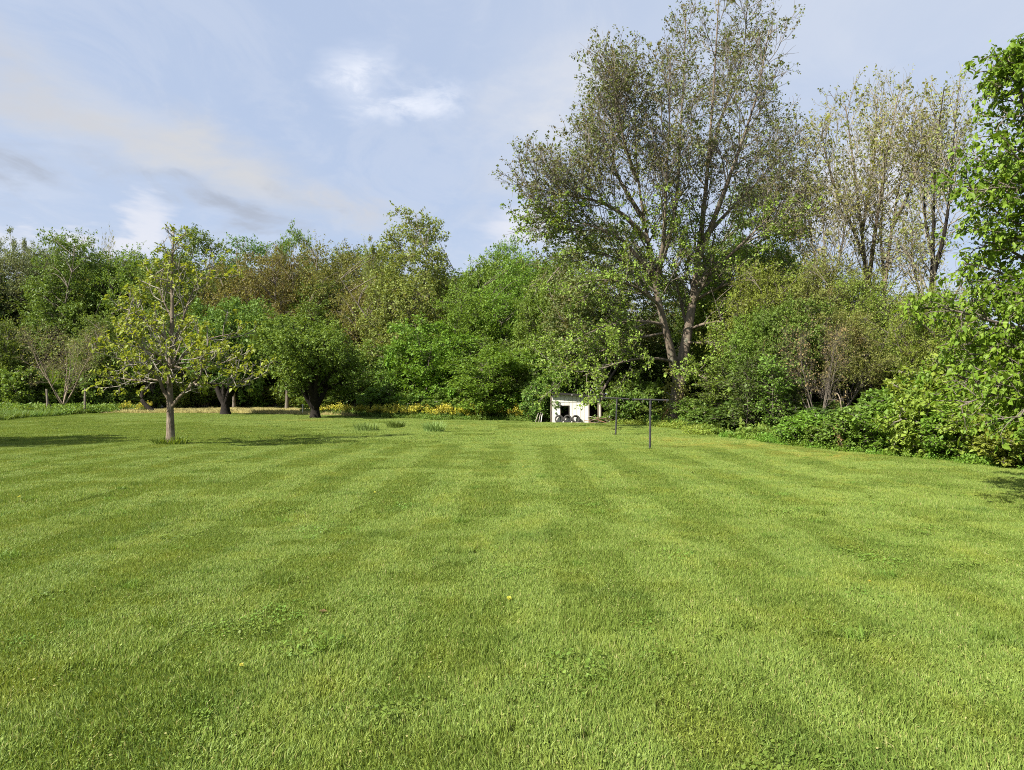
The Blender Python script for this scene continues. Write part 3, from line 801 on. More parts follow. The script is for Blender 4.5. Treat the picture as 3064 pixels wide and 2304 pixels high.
def build_clumpy(key, seed, H=20.0, R=7.0, base=0.16, trunk_r=0.30, n_lead=5, lead_ang=26, fork=0.2, n_cl=150, cl_r=1.9, n_sub=12, sub_tw=4, per=7, leaf=0.22, wid=0.62, up=1.1, bark='bark_grey', lobes=6, inner=0.62, top_pow=1.0, droop=0.25):
    """crown of many leafy sprays carried out to an uneven, lobed outline"""
    g = np.random.default_rng(seed)
    p = np.zeros((1, 6, 3)); p[0, :, 2] = np.linspace(-0.15, H * fork, 6); p[0, 1:, :2] += np.cumsum(g.normal(0, 0.05, (5, 2)), 0)
    trunk = Br(p, [trunk_r], [trunk_r * 0.7])
    lead, _, _ = grow(g, trunk, n_lead, 0.7, 0.999, lead_ang, 6, lambda t, pl, z: np.full_like(t, H * (0.80 - fork)), 0.72, 9, 0.07, 0.06, 0, 0.14)
    zc = H * (base + (1 - base) * 0.42)
    k = np.arange(n_cl) + 0.5
    ct = 1 - 1.72 * k / n_cl; ph = k * 2.39996 + g.normal(0, 0.25, n_cl)
    st_ = np.sqrt(1 - np.clip(ct, -1, 1) ** 2)
    d = np.stack([st_ * np.cos(ph), st_ * np.sin(ph), ct], 1)
    bump = np.zeros(n_cl); L = unit(g.normal(0, 1, (lobes, 3)) + np.array([0, 0, 0.35]))
    for l in L: bump = np.maximum(bump, np.clip(d @ l, 0, 1) ** 6)
    f = (0.60 + 0.46 * bump) * g.uniform(inner, 1.0, n_cl) ** 0.6 * (0.86 + 0.30 * g.random(n_cl))
    C_ = np.stack([R * f * d[:, 0], R * f * d[:, 1], zc + f * np.where(d[:, 2] > 0, (H - zc), zc - H * base) * np.sign(d[:, 2]) * np.abs(d[:, 2]) ** top_pow], 1)
    nodes = lead.P[:, 2:].reshape(-1, 3); nr = (lead.R0[:, None] * (1 - np.linspace(0, 1, 9)) + lead.R1[:, None] * np.linspace(0, 1, 9))[:, 2:].ravel()
    dz = C_[:, None, 2] - nodes[None, :, 2]
    cost = np.linalg.norm(C_[:, None] - nodes[None], axis=2) + 3.0 * np.clip(0.25 * R - dz, 0, None)
    j = cost.argmin(1); s0 = nodes[j]
    u = np.linspace(0, 1, 6)[None, :, None]
    mid = 0.5 * (s0 + C_) + np.array([0, 0, 0.10]) * np.linalg.norm(C_ - s0, axis=1)[:, None] * g.normal(0.6, 0.8, (n_cl, 1)) + g.normal(0, 0.35, (n_cl, 3))
    P = (1 - u) ** 2 * s0[:, None] + 2 * u * (1 - u) * mid[:, None] + u ** 2 * C_[:, None]
    ln = np.linalg.norm(C_ - s0, axis=1)
    limb = Br(P, np.clip(0.012 * ln + 0.02, 0.03, nr[j] * 0.8 + 0.02), np.full(n_cl, 0.02))
    sub, _, _ = grow(g, limb, n_sub, 0.66, 1.0, 58, 16, lambda t, pl, z: np.full_like(t, cl_r), 0.5, 5, 0.16, -0.01, 0.06, 0.5, 0.75)
    sub.R0 = np.clip(sub.R0, 0.010, 0.03); sub.R1 = np.clip(sub.R1, 0.006, 0.02)
    tt, _, _ = grow(g, sub, sub_tw, 0.25, 1.0, 48, 12, lambda t, pl, z: np.full_like(t, cl_r * 0.42), 0.6, 3, 0.2, 0.0, 0, 0.5, 0.6)
    wood = merge([tubes(trunk, 9, 0.5), tubes(lead, 6), tubes(limb, 4), tubes(sub, 3)])
    crown = leaves(g, tt, per, leaf, wid, 0.1, 0.07, droop, up=up)
    rad_ = np.hypot(crown[0][:, 0], crown[0][:, 1])
    TREE[key] = (mesh_np(key + '_trunk', wood[0], wood[1], MATS[bark], True), mesh_np(key + '_crown', crown[0], crown[1], MATS['leaf_mid']), float(np.percentile(crown[0][:, 2], 99.7)), float(np.percentile(rad_, 97)))
build_clumpy('broad_a', 101, R=6.6, n_cl=105, lobes=6, cl_r=1.6, n_sub=13, inner=0.8, per=8)
build_clumpy('broad_b', 102, R=6.0, base=0.12, n_cl=100, lobes=9, cl_r=1.5, leaf=0.20, lead_ang=20, n_sub=13, inner=0.8, per=8)
build_clumpy('high_crown', 105, R=7.0, base=0.36, n_cl=80, lobes=6, cl_r=1.8, leaf=0.30, lead_ang=28, fork=0.3, n_sub=12, inner=0.8, per=7, up=1.5)
build_clumpy('broad_c', 103, R=7.6, base=0.06, n_cl=115, lobes=5, cl_r=1.8, leaf=0.25, lead_ang=32, up=1.6, n_sub=13, inner=0.82, per=8)
build_clumpy('airy', 104, R=7.0, base=0.22, n_cl=110, lobes=8, cl_r=2.0, n_sub=10, sub_tw=4, per=8, leaf=0.19, lead_ang=28, inner=0.4, trunk_r=0.24)
build_proto('tall_open', 4, 20, R=7.5, trunk_r=0.26, base_z=0.16, n_lead=7, fork=0.22, lead_ang=22, lead_M=12, limbs=11, limb_t0=0.12, prof=prof_vase, limb_ang=38, limb_up=0.12, br=8, tw=6, per=8, leaf=0.21, tw_len=1.2, br_ang=36, tw_ang=34, wander=0.14, tw_t0=0.3)
build_proto('round_dense', 6, 20, R=11.5, trunk_r=1.15, base_z=0.16, n_lead=7, fork=0.13, lead_ang=34, lead_M=9, limbs=12, limb_t0=0.22, prof=prof_round, limb_ang=58, br=8, tw=7, per=8, leaf=0.46, wid=0.62, tw_len=1.9, droop=0.2, bark='bark_dark')
build_proto('layered', 7, 20, R=9.0, trunk_r=0.30, base_z=0.0, n_lead=3, fork=0.10, lead_ang=22, limbs=17, limb_t0=0.0, prof=prof_round, limb_ang=72, limb_up=0.0, br=8, tw=7, per=8, leaf=0.42, wid=0.6, tw_len=1.7, flat=0.85, droop=0.15, up=1.8)
build_proto('bare_spread', 8, 20, R=8.5, trunk_r=0.30, base_z=0.1, n_lead=6, fork=0.10, lead_ang=34, lead_M=9, limbs=10, limb_t0=0.25, prof=prof_vase, limb_ang=40, br=7, tw=6, per=1, leaf=0.32, tw_len=1.8, bark='bark_tan')
def bush_stems(seed, n, H, sp):
    g = np.random.default_rng(seed); out = []
    for i in range(n):
        a = i * 2.4 + g.random(); s_ = sp * (0.25 + 0.75 * g.random()); h = H * (0.6 + 0.4 * g.random()) * (1.0 - 0.25 * s_ / sp)
        c, d = cos(a), sin(a)
        out.append(([(0.12 * c, 0.12 * d, -0.1), (0.35 * s_ * c, 0.35 * s_ * d, h * 0.45), (0.75 * s_ * c, 0.75 * s_ * d, h * 0.8), (s_ * c, s_ * d, h)], 0.022, 0.006))
    return out
def prof_bush(u): return np.clip(1.1 - 0.6 * u, 0.3, 1)
build_proto('bush_a', 9, 2.4, R=0.95, base_z=0.0, stems=bush_stems(1, 11, 2.3, 1.0), lead_M=8, limbs=9, limb_t0=0.05, prof=prof_bush, limb_ang=58, br=6, tw=4, tw_len=0.28, per=7, leaf=0.105, wid=0.6, spread=0.03, bark='bark_twig', trunk_flare=0)
build_proto('bush_b', 10, 2.4, R=1.1, base_z=0.0, stems=bush_stems(2, 9, 2.1, 1.25), lead_M=8, limbs=9, limb_t0=0.05, prof=prof_bush, limb_ang=64, br=6, tw=4, tw_len=0.32, per=6, leaf=0.130, wid=0.7, spread=0.03, flat=0.5, up=1.4, bark='bark_twig', trunk_flare=0)
build_proto('bush_c', 12, 2.4, R=0.7, base_z=0.0, stems=bush_stems(4, 13, 2.4, 0.8), lead_M=8, limbs=7, limb_t0=0.15, prof=prof_bush, limb_ang=42, br=5, tw=4, tw_len=0.34, per=6, leaf=0.095, wid=0.5, spread=0.03, bark='bark_twig', trunk_flare=0)
build_proto('sapling', 13, 6.0, R=1.5, trunk_r=0.045, base_z=0.15, n_lead=1, limbs=20, limb_t0=0.15, limb_ang=50, br=6, tw=4, tw_len=0.5, per=4, leaf=0.17, spread=0.06, bark='bark_grey')
print('tris', sum(len(m.polygons) for k in TREE for m in TREE[k][:2]))

def plant_tree(kind, name, label, cat, x, y, zbase, H, R, rz, leafm, group=None, barkm=None, tilt=(0, 0)):
    tr, cr, h0, r0 = TREE[kind]
    root = thing(name, label, cat, (x, y, zbase), rz, group)
    root.rotation_euler = (tilt[0], tilt[1], rz)
    for nm, me in (('trunk', tr), ('crown', cr)):
        o = link(nm, me, root)
        o.scale = (R / r0, R / r0, H / h0)
        mt = barkm if nm == 'trunk' else leafm
        if mt:
            o.material_slots[0].link = 'OBJECT'
            o.material_slots[0].material = MATS[mt]
    return root

_rr = random.Random(5)
def tree_px(kind, label, cx, d, top, wide, leafm, group=None, cat='tree', name='tree', barkm=None, rz=None, zb=-0.1, tilt=(0, 0)):
    """cx, top, wide in 2212-pixel coordinates of the photograph, d metres from the camera"""
    x = at(P2(cx), d); H = zat(P2(top), d); R = P2(wide) / 2 / F_PX * d
    if d > 55 and kind in ('broad_a', 'broad_b', 'broad_c', 'airy'): R = max(R, (0.31 if wide > 110 else 0.2) * H)
    return plant_tree(kind, name, label, cat, x, d, zb, H, R, _rr.random() * 6.28 if rz is None else rz, leafm, group, barkm, tilt)

WOOD = 'trees along the edge of the wood'
# far left
tree_px('tall_open', 'thin pale grey green tree at the far left end of the wood', 40, 112, 505, 150, 'leaf_greyolive', WOOD)
tree_px('tall_open', 'second pale green tall tree, just right of the one at the far left', 100, 120, 520, 130, 'leaf_greyolive', WOOD)
tree_px('broad_a', 'dark green tree with visible dark limbs behind the bare spreading tree', 165, 108, 508, 140, 'leaf_deep', WOOD)
tree_px('bare_spread', 'nearly leafless tan treetop sticking up over the left part of the wood', 218, 118, 492, 100, 'leaf_straw', WOOD, barkm='bark_tan')
tree_px('broad_c', 'rounded mid green crown between the tan bare top and the pale young tree', 268, 110, 538, 150, 'leaf_mid', WOOD)
tree_px('broad_b', 'dark green treetop rising straight behind the pale young lawn tree', 385, 100, 488, 140, 'leaf_deep', WOOD)
tree_px('broad_b', 'blue green pointed crown right of the pale young lawn tree', 520, 118, 508, 150, 'leaf_bluegreen', WOOD)
tree_px('broad_a', 'small dark leafy top poking over the bronze trees', 634, 116, 496, 85, 'leaf_deep', WOOD)
tree_px('airy', 'bronze airy tree above the dark crown of the short trunked tree', 505, 100, 570, 170, 'leaf_bronze', WOOD)
tree_px('airy', 'bronze olive airy tree in the middle of the bronze group', 620, 97, 535, 170, 'leaf_bronze', WOOD)
tree_px('airy', 'olive airy tree between the bronze group and the tall olive tree', 725, 98, 528, 170, 'leaf_olive', WOOD)
tree_px('airy', 'low bronze tree with thin bare stems behind the round lawn tree', 790, 92, 600, 130, 'leaf_bronze', WOOD)
tree_px('broad_b', 'tall olive tree with upright limbs and the highest crown left of the maple', 900, 84, 446, 250, 'leaf_olive', WOOD, rz=0.6)
tree_px('tall_open', 'slim olive tree hugging the left side of the tall olive tree', 830, 88, 520, 130, 'leaf_olive', WOOD)
tree_px('broad_a', 'dark green crown in the shade below the bronze group', 680, 94, 610, 190, 'leaf_deep', WOOD)
tree_px('broad_b', 'bright green small topped tree right of the tall olive tree', 1100, 88, 518, 90, 'leaf_mid', WOOD)
tree_px('broad_c', 'mid green rounded crown low between the tall olive tree and the olive dome', 1050, 80, 545, 150, 'leaf_mid', WOOD)
tree_px('broad_a', 'bright green tree on the slope of crowns above the left of the shed', 1120, 72, 560, 190, 'leaf_bright', WOOD)
tree_px('broad_c', 'bright green tree right behind the layered young tree', 1035, 70, 640, 190, 'leaf_bright', WOOD)
tree_px('layered', 'bright young tree with flat layers of leaves reaching to the ground', 925, 66, 690, 220, 'leaf_bright', WOOD)
tree_px('layered', 'leafy low spreading tree between the layered young tree and the shed', 1075, 58, 745, 200, 'leaf_bright', WOOD)
tree_px('broad_a', 'big rounded olive green tree arching behind the shed roof', 1300, 57.5, 478, 320, 'leaf_maple', WOOD, rz=2.0)
tree_px('broad_c', 'mid green tree left of the rounded olive tree behind the shed', 1195, 64, 560, 170, 'leaf_mid', WOOD)
# left side low
tree_px('bare_spread', 'brown spreading tree with hardly any leaves between the two grey posts', 138, 84, 690, 190, 'leaf_olive', None, barkm='bark_tan', rz=0.4)
tree_px('broad_c', 'dense green low tree at the left edge behind the lily bed', 15, 96, 690, 130, 'leaf_mid', WOOD)
tree_px('broad_a', 'low dark tree between the brown spreading tree and the pale lawn tree', 215, 94, 680, 140, 'leaf_mid', WOOD)
tree_px('broad_b', 'low dark green tree directly behind the trunk of the pale lawn tree', 330, 98, 640, 150, 'leaf_deep', WOOD)
# lawn trees
tree_px('round_dense', 'dark lawn tree with a short thick forked trunk beside the dry field', 487, 73, 640, 250, 'leaf_deep', None, barkm='bark_dark', rz=0.9)
tree_px('round_dense', 'round dense green lawn tree standing by the yellow wildflowers', 681, 62.5, 685, 270, 'leaf_mid', None, barkm='bark_dark', rz=3.0)
# behind and right of the maple
tree_px('broad_b', 'dark green full crown behind the right half of the big maple', 1610, 62, 400, 250, 'leaf_deep', WOOD)
for (k_, lb, cx, d_, tp, wd, lm) in (
    ('high_crown', 'yellow green small tree close at the right of the maple trunk', 1560, 53, 620, 190, 'leaf_maple_low'),
    ('high_crown', 'tall mid green tree rising under the right side of the big maple', 1610, 55, 520, 240, 'leaf_mid'),
    ('airy', 'airy green tree in front of the dark crown right of the maple', 1640, 45, 570, 220, 'leaf_maple_low'),
    ('high_crown', 'dark tree with a brown trunk in the shady gap right of the maple', 1645, 40, 670, 170, 'leaf_mid'),
    ('broad_b', 'deep green tree between the dark crown and the grey thin tree', 1700, 52, 530, 200, 'leaf_deep'),
    ('high_crown', 'green tree overhanging the right part of the shady gap', 1715, 38.5, 640, 180, 'leaf_deep'),
    ('airy', 'yellow olive airy tree right of the shady gap', 1775, 43, 555, 210, 'leaf_olive'),
    ('airy', 'pale yellow green airy tree in front of the pale stems', 1865, 41.5, 590, 210, 'leaf_maple_low'),
    ('broad_b', 'olive green tree low between the pale stems and the dark stem', 1945, 43, 640, 200, 'leaf_olive'),
    ('airy', 'green airy tree beside the dark stem', 2035, 37, 610, 200, 'leaf_maple_low')):
    tree_px(k_, lb, cx, d_, tp, wd, lm, WOOD)
tree_px('broad_c', 'leafy tree filling the back of the shady gap right of the maple', 1650, 52, 600, 220, 'leaf_deep', WOOD)
tree_px('layered', 'low dark layered tree deep in the shady gap', 1600, 54, 730, 200, 'leaf_deep', WOOD)
tree_px('airy', 'yellow olive understorey tree behind the two pale stems', 1830, 50, 610, 260, 'leaf_maple_low', WOOD)
tree_px('broad_a', 'green tree behind the pale stems, closing the view low down', 1850, 62, 720, 240, 'leaf_mid', WOOD)
tree_px('broad_c', 'green tree behind the single dark stem, closing the view low down', 1985, 58, 730, 240, 'leaf_olive', WOOD)
tree_px('airy', 'olive airy understorey tree in front of the dark stem', 2010, 38, 650, 190, 'leaf_maple_low', WOOD)
tree_px('bare_spread', 'young oak with pinkish brown new leaves above the shady gap', 1765, 36, 680, 170, 'leaf_pinkbrown', None, rz=1.0, barkm='bark_grey')
tree_px('airy', 'yellow green young tree just right of the pinkish brown one', 1825, 38, 660, 200, 'leaf_olive', WOOD)
tree_px('broad_a', 'small bright green maple rising from the shrubs at the right', 2040, 26, 815, 150, 'leaf_yellowgreen', None)
tree_px('broad_c', 'low bright green tree behind the shrubs under the big leaved tree', 2165, 26, 770, 170, 'leaf_bright', None)
# far row of the wood: seen only as green between the nearer crowns
FAR = 'trees in the far row of the wood'
for i in range(11):
    cx = -60 + i * 118
    tree_px(['broad_c', 'broad_a'][i % 2], 'broad green crown in the second row of the wood behind the front trees', cx, _rr.uniform(112, 118), _rr.uniform(548, 600), 300, ['leaf_deep', 'leaf_greyolive', 'leaf_deep_shaded', 'leaf_olive', 'leaf_deep_shaded'][i % 5], 'broad crowns in the second row of the wood')
for i in range(20):
    cx = -80 + i * 74 + _rr.uniform(-25, 25)
    d = _rr.uniform(122, 140)
    lo, hi = (560, 620) if cx < 1150 else (560, 640)
    tree_px(['broad_a', 'broad_b', 'broad_c'][i % 3], 'dark green tree in the far row of the wood, mostly hidden by nearer crowns', cx, d, _rr.uniform(lo, hi), _rr.uniform(170, 220),
            ['leaf_deep_shaded', 'leaf_deep', 'leaf_deep_shaded', 'leaf_olive'][i % 4], FAR)
for i in range(9):
    cx = 1430 + i * 95 + _rr.uniform(-25, 25)
    tree_px(['broad_a', 'broad_b', 'broad_c'][i % 3], 'green tree far behind the thin tall trees, seen between their stems', cx, _rr.uniform(75, 95), _rr.uniform(690, 760) if cx > 1750 else _rr.uniform(560, 650), _rr.uniform(150, 200),
            ['leaf_deep', 'leaf_mid', 'leaf_olive'][i % 3], 'trees far behind the thin tall trees')

# ------------------------------------------------------------------ hero trees
def hero(name, label, cat, loc, stems, limb_sets, twig, leafp, barkm, twigm, leafm, seed, group=None, sides=10, taper=1.0, flare=0.45, zmin=None):
    """stems: hand set lines (points, r0, r1) relative to loc; limb_sets: keyword dicts for grow() on all stems, or a list of hand set limbs"""
    rng = np.random.default_rng(seed)
    root = thing(name, label, cat, loc, 0, group)
    st = Br(np.stack([polyline(s_[0], 14) for s_ in stems]), [s_[1] for s_ in stems], [s_[2] for s_ in stems])
    st.pw = taper
    V, q = tubes(st.sub([0]), sides, flare)
    link('trunk', mesh_np('trunk', V, [q], MATS[barkm], True), root)
    for i in range(1, st.n):
        V, q = tubes(st.sub([i]), sides - 2)
        link('limb', mesh_np('limb', V, [q], MATS[barkm], True), root)
    lbs = []
    for kw in limb_sets:
        kw = dict(kw); on = kw.pop('on', None); hand = kw.pop('hand', None)
        if hand is not None:
            lbs.append(Br(np.stack([polyline(h[0], 7) for h in hand]), [h[1] for h in hand], [h[2] for h in hand]))
        else:
            b, _, _ = grow(rng, st if on is None else st.sub(on), **kw); lbs.append(b)
    lb = Br(np.concatenate([b.P for b in lbs]), np.concatenate([b.R0 for b in lbs]), np.concatenate([b.R1 for b in lbs]))
    if zmin is not None: lb = lb.sub(lb.P[:, :, 2].min(1) > zmin - 0.3)
    lb.R0 = np.maximum(lb.R0, twig['rmin'] * 3); lb.R1 = np.maximum(lb.R1, twig['rmin'] * 1.6)
    big = lb.R0 > twig.get('limb_r', 1e9)
    for i in np.where(big)[0]:
        V, q = tubes(lb.sub([i]), 6)
        link('limb', mesh_np('limb', V, [q], MATS[barkm], True), root)
    parts = []
    if (~big).any(): parts.append(tubes(lb.sub(~big), 5))
    nb = np.clip(np.round(twig['br_per_m'] * lb.length()), 3, 40).astype(int)
    bb, _, _ = grow(rng, lb, nb, twig.get('br_t0', 0.15), 1.0, twig['br_ang'], 10, lambda t, pl, z: np.clip(twig['br_ratio'] * pl * (1.1 - 0.6 * t), twig['tw_len'] * 0.5, twig['br_max']), 0.5, 6, twig['wander'], twig['up'], twig['sag'], 0.35, twig.get('flat', 0))
    if zmin is not None: bb = bb.sub(bb.P[:, :, 2].min(1) > zmin)
    bb.R0 = np.clip(bb.R0, twig['rmin'] * 1.8, 1); bb.R1 = np.clip(bb.R1, twig['rmin'], 1)
    parts.append(tubes(bb, 4))
    nt_ = np.clip(np.round(twig['tw_per_m'] * bb.length()), 2, 16).astype(int)
    tt, _, _ = grow(rng, bb, nt_, 0.15, 1.0, twig['tw_ang'], 12, lambda t, pl, z: np.minimum(twig['tw_len'], 0.3 * twig['tw_len'] + 0.6 * pl) * (1.1 - 0.4 * t), 0.6, 4, twig['wander'] * 1.2, twig['up'], twig['sag'], 0.5, twig.get('flat', 0))
    if zmin is not None: tt = tt.sub(tt.P[:, :, 2].min(1) > zmin)
    tt.R0 = np.clip(tt.R0, twig['rmin'], twig['rmin'] * 2); tt.R1 = np.clip(tt.R1, twig['rmin'] * 0.7, 1)
    parts.append(tubes(tt, 3))
    V, F = merge(parts)
    link('branches', mesh_np('branches', V, F, MATS[twigm], True), root)
    keep = tt
    for (frac, kw, mt) in leafp:
        sel = rng.random(tt.n) < frac(tt.P[:, -1]) if callable(frac) else rng.random(tt.n) < frac
        if sel.any():
            V, F = leaves(rng, tt.sub(sel), **kw)
            c = link('crown', mesh_np('crown', V, F, MATS[mt]), root)
    print(name, 'limbs', lb.n, 'branches', bb.n, 'twigs', tt.n)
    return root

# the big maple: two heavy stems, crown wider than the frame is high
MX, MD = at(P2(1462), 48.5), 48.5
def mp(px, py, dy=0.0):
    d = MD + dy
    return (at(P2(px), d) - MX, dy, zat(P2(py), d))
mstems = [
    ([(0, 0, -0.3), mp(1463, 870), mp(1468, 800), mp(1492, 700, 0.4), mp(1503, 600, 0.6), mp(1520, 480, 0.8), mp(1532, 350, 1.0), mp(1545, 180, 1.0), mp(1555, 20, 0.8), mp(1560, -110, 0.6)], 0.60, 0.03),
    ([mp(1466, 830), mp(1450, 760, -0.5), mp(1432, 690, -0.9), mp(1412, 600, -1.3), mp(1398, 500, -1.5), mp(1378, 390, -1.6), mp(1372, 280, -1.4), mp(1376, 170, -1.0)], 0.38, 0.03),
    ([mp(1412, 600, -1.3), mp(1440, 540, -0.3), mp(1465, 430, 1.0), mp(1470, 300, 2.0), mp(1480, 150, 2.6), mp(1485, 10, 3.0)], 0.26, 0.04),
    ([mp(1510, 560, 0.7), mp(1560, 430, -0.6), mp(1600, 320, -1.6), mp(1640, 200, -2.2), mp(1665, 60, -2.4)], 0.24, 0.04),
    ([mp(1400, 520, -1.5), mp(1350, 462, -2.2), mp(1290, 430, -2.6), mp(1215, 420, -2.8), mp(1135, 398, -3.0)], 0.20, 0.03),
    ([mp(1410, 590, -1.3), mp(1340, 510, -2.0), mp(1260, 480, -2.2), mp(1170, 470, -2.0)], 0.17, 0.03),
    ([mp(1395, 480, -1.5), mp(1340, 390, -0.6), mp(1308, 310, 0.4), mp(1292, 240, 1.0)], 0.19, 0.03),
    ([mp(1515, 520, 0.7), mp(1580, 450, 2.2), mp(1650, 380, 3.0), mp(1710, 300, 3.4)], 0.19, 0.03),
    ([mp(1420, 620, -1.2), mp(1435, 520, -2.6), mp(1440, 400, -3.8), mp(1448, 260, -4.4), mp(1450, 130, -4.4)], 0.20, 0.03),
    ([mp(1500, 620, 0.6), mp(1590, 540, -1.0), mp(1660, 470, -1.8), mp(1725, 400, -2.2)], 0.17, 0.03),
    ([mp(1532, 350, 1.0), mp(1560, 250, 2.4), mp(1610, 120, 3.6), mp(1620, -20, 3.8)], 0.16, 0.03),
    ([mp(1378, 390, -1.6), mp(1350, 310, -3.0), mp(1335, 230, -3.8), mp(1332, 160, -4.0)], 0.15, 0.03),
]
mlow = [
    ([mp(1432, 720, -0.7), mp(1350, 735, -2.5), mp(1280, 768, -3.6), mp(1212, 796, -4.0)], 0.11, 0.02),
    ([mp(1432, 700, -0.9), mp(1370, 690, -2.0), mp(1300, 705, -3.4), mp(1230, 740, -4.4)], 0.13, 0.02),
    ([mp(1450, 780, -0.5), mp(1395, 770, -2.5), mp(1330, 785, -4.5), mp(1260, 812, -5.6)], 0.12, 0.02),
    ([mp(1470, 800, -0.5), mp(1490, 800, -3.0), mp(1520, 815, -5.2), mp(1560, 845, -6.2)], 0.10, 0.02),
    ([mp(1490, 710, 0.2), mp(1550, 690, -1.6), mp(1610, 705, -3.0), mp(1670, 745, -3.8)], 0.12, 0.02),
    ([mp(1500, 650, 0.4), mp(1570, 610, -1.5), mp(1640, 600, -2.8), mp(1720, 630, -3.6)], 0.12, 0.02),
    ([mp(1500, 640, 0.4), mp(1540, 600, 2.4), mp(1600, 590, 4.0), mp(1680, 610, 5.0)], 0.10, 0.02),
    ([mp(1425, 660, -1.0), mp(1380, 620, -3.0), mp(1320, 600, -4.4), mp(1250, 610, -5.4)], 0.12, 0.02),
    ([mp(1485, 740, 0), mp(1540, 740, -2.4), mp(1600, 770, -3.6), mp(1640, 810, -4.2)], 0.09, 0.02),
    ([mp(1415, 600, -1.3), mp(1350, 560, -1.0), mp(1270, 540, -0.6), mp(1180, 560, -0.4)], 0.12, 0.02),
]
lowz = lambda p: np.where(p[:, 2] < 10, 1.0, np.where(p[:, 2] < 15, 0.55, 0.0))
highz = lambda p: np.where(p[:, 2] < 10, 0.0, np.where(p[:, 2] < 15, 0.5, 0.85))
hero('maple_tree', 'huge maple with two heavy stems and a thin leafed crown reaching past the top edge', 'tree', (MX, MD, 0), mstems,
     [dict(count=25, t0=0.30, t1=0.985, angle=42, angle_sd=10, length=lambda t, pl, z: np.clip(5.4 - 0.05 * z, 2.0, 6) * (1.15 - 0.7 * t), ratio=0.40, M=7, wander=0.10, up=0.10),
      dict(hand=mlow)],
     dict(rmin=0.010, br_per_m=1.9, br_ang=38, br_ratio=0.62, br_max=2.6, tw_per_m=3.7, tw_len=1.0, tw_ang=34, wander=0.14, up=0.07, sag=0.02, limb_r=0.085),
     [(lowz, dict(per=5, clump=3, size=0.135, wid=0.85, spread=0.09, droop=0.45), 'leaf_maple_low'),
      (highz, dict(per=2, clump=3, size=0.135, wid=0.8, spread=0.085, droop=0.6, t0=0.55), 'leaf_maple')],
     'bark_maple', 'bark_twig', None, 21, sides=14, taper=1.7)

# pale young lawn tree with big soft leaves
CX, CD = at(P2(368), 29.8), 29.8
def cp(px, py, dy=0.0):
    d = CD + dy
    return (at(P2(px), d) - CX, dy, zat(P2(py), d))
cst = [
    ([(0.02, 0, -0.15), cp(369, 920), cp(367, 860), cp(366, 800), cp(370, 720, 0.1), cp(372, 650, 0.1), cp(368, 590, 0.05), cp(372, 530), cp(374, 500)], 0.172, 0.02),
    ([cp(373, 880), cp(385, 862, -0.2), cp(410, 838, -0.5), cp(432, 818, -0.7), cp(440, 790, -0.8), cp(450, 735, -0.8)], 0.085, 0.018),
    ([cp(364, 862), cp(352, 845, -0.1), cp(346, 825, -0.2), cp(330, 805, -0.5), cp(290, 785, -0.9), cp(235, 772, -1.2)], 0.090, 0.018),
    ([cp(368, 820), cp(350, 790, -0.4), cp(325, 770, -0.9), cp(290, 735, -1.3), cp(265, 700, -1.5)], 0.075, 0.016),
    ([cp(368, 815), cp(385, 780, 0.3), cp(420, 745, 0.6), cp(470, 728, 0.8), cp(515, 722, 1.0)], 0.070, 0.016),
    ([cp(366, 830), cp(340, 822, 0.5), cp(290, 824, 0.9), cp(238, 815, 1.1)], 0.060, 0.014),
    ([cp(370, 745), cp(345, 720, -0.3), cp(310, 690, -0.6), cp(275, 668, -0.8)], 0.060, 0.014),
    ([cp(371, 750), cp(392, 700, 0.3), cp(405, 655, 0.4), cp(425, 610, 0.5), cp(440, 580, 0.5)], 0.062, 0.014),
    ([cp(368, 840), cp(365, 810, -0.9), cp(372, 790, -1.6), cp(395, 775, -2.2)], 0.055, 0.014),
    ([cp(366, 800), cp(352, 775, -1.0), cp(330, 765, -1.9), cp(310, 770, -2.5)], 0.055, 0.014),
    ([cp(368, 800), cp(380, 770, 1.0), cp(390, 740, 1.9), cp(385, 720, 2.5)], 0.055, 0.014),
    ([cp(420, 832, -0.6), cp(455, 830, -0.8), cp(495, 832, -1.0), cp(540, 820, -1.2)], 0.040, 0.012),
    ([cp(371, 690), cp(355, 660, 0.2), cp(340, 620, 0.3), cp(335, 590, 0.3)], 0.045, 0.012),
    ([cp(366, 790), cp(400, 800, -0.5), cp(450, 795, -1.0), cp(500, 780, -1.2)], 0.050, 0.012),
]
hero('young_lawn_tree', 'pale barked young tree with sparse yellow green leaves standing alone on the lawn', 'tree', (CX, CD, float(gz(CX, CD))), cst,
     [dict(on=[0], count=22, t0=0.36, t1=0.99, angle=55, angle_sd=12, length=lambda t, pl, z: np.interp(z, [3, 4.6, 5.6, 8, 9.3], [1.7, 1.6, 0.85, 0.85, 0.35]), ratio=0.40, M=6, wander=0.16, up=0.06),
      dict(on=list(range(1, 14)), count=9, t0=0.28, t1=0.98, angle=52, angle_sd=12, length=lambda t, pl, z: np.clip(0.5 * pl, 0.6, 1.45) * (1.25 - 0.5 * t), ratio=0.45, M=6, wander=0.14, up=0.11)],
     dict(rmin=0.0085, br_per_m=2.6, br_ang=45, br_ratio=0.55, br_max=0.6, tw_per_m=2.6, tw_len=0.30, tw_ang=42, wander=0.18, up=0.13, sag=0.02, limb_r=0.05, br_t0=0.3),
     [(lambda p: np.where(np.hypot(p[:, 0], p[:, 1]) > 0.5 + 0.9 * (p[:, 2] < 5), 0.80, 0.22), dict(per=7, size=0.138, wid=0.72, spread=0.045, droop=0.5, hexa=True, t0=0.45, up=1.6), 'leaf_catalpa')],
     'bark_light', 'bark_pale_limb', None, 33, sides=14, taper=1.15, flare=0.30, zmin=2.15)

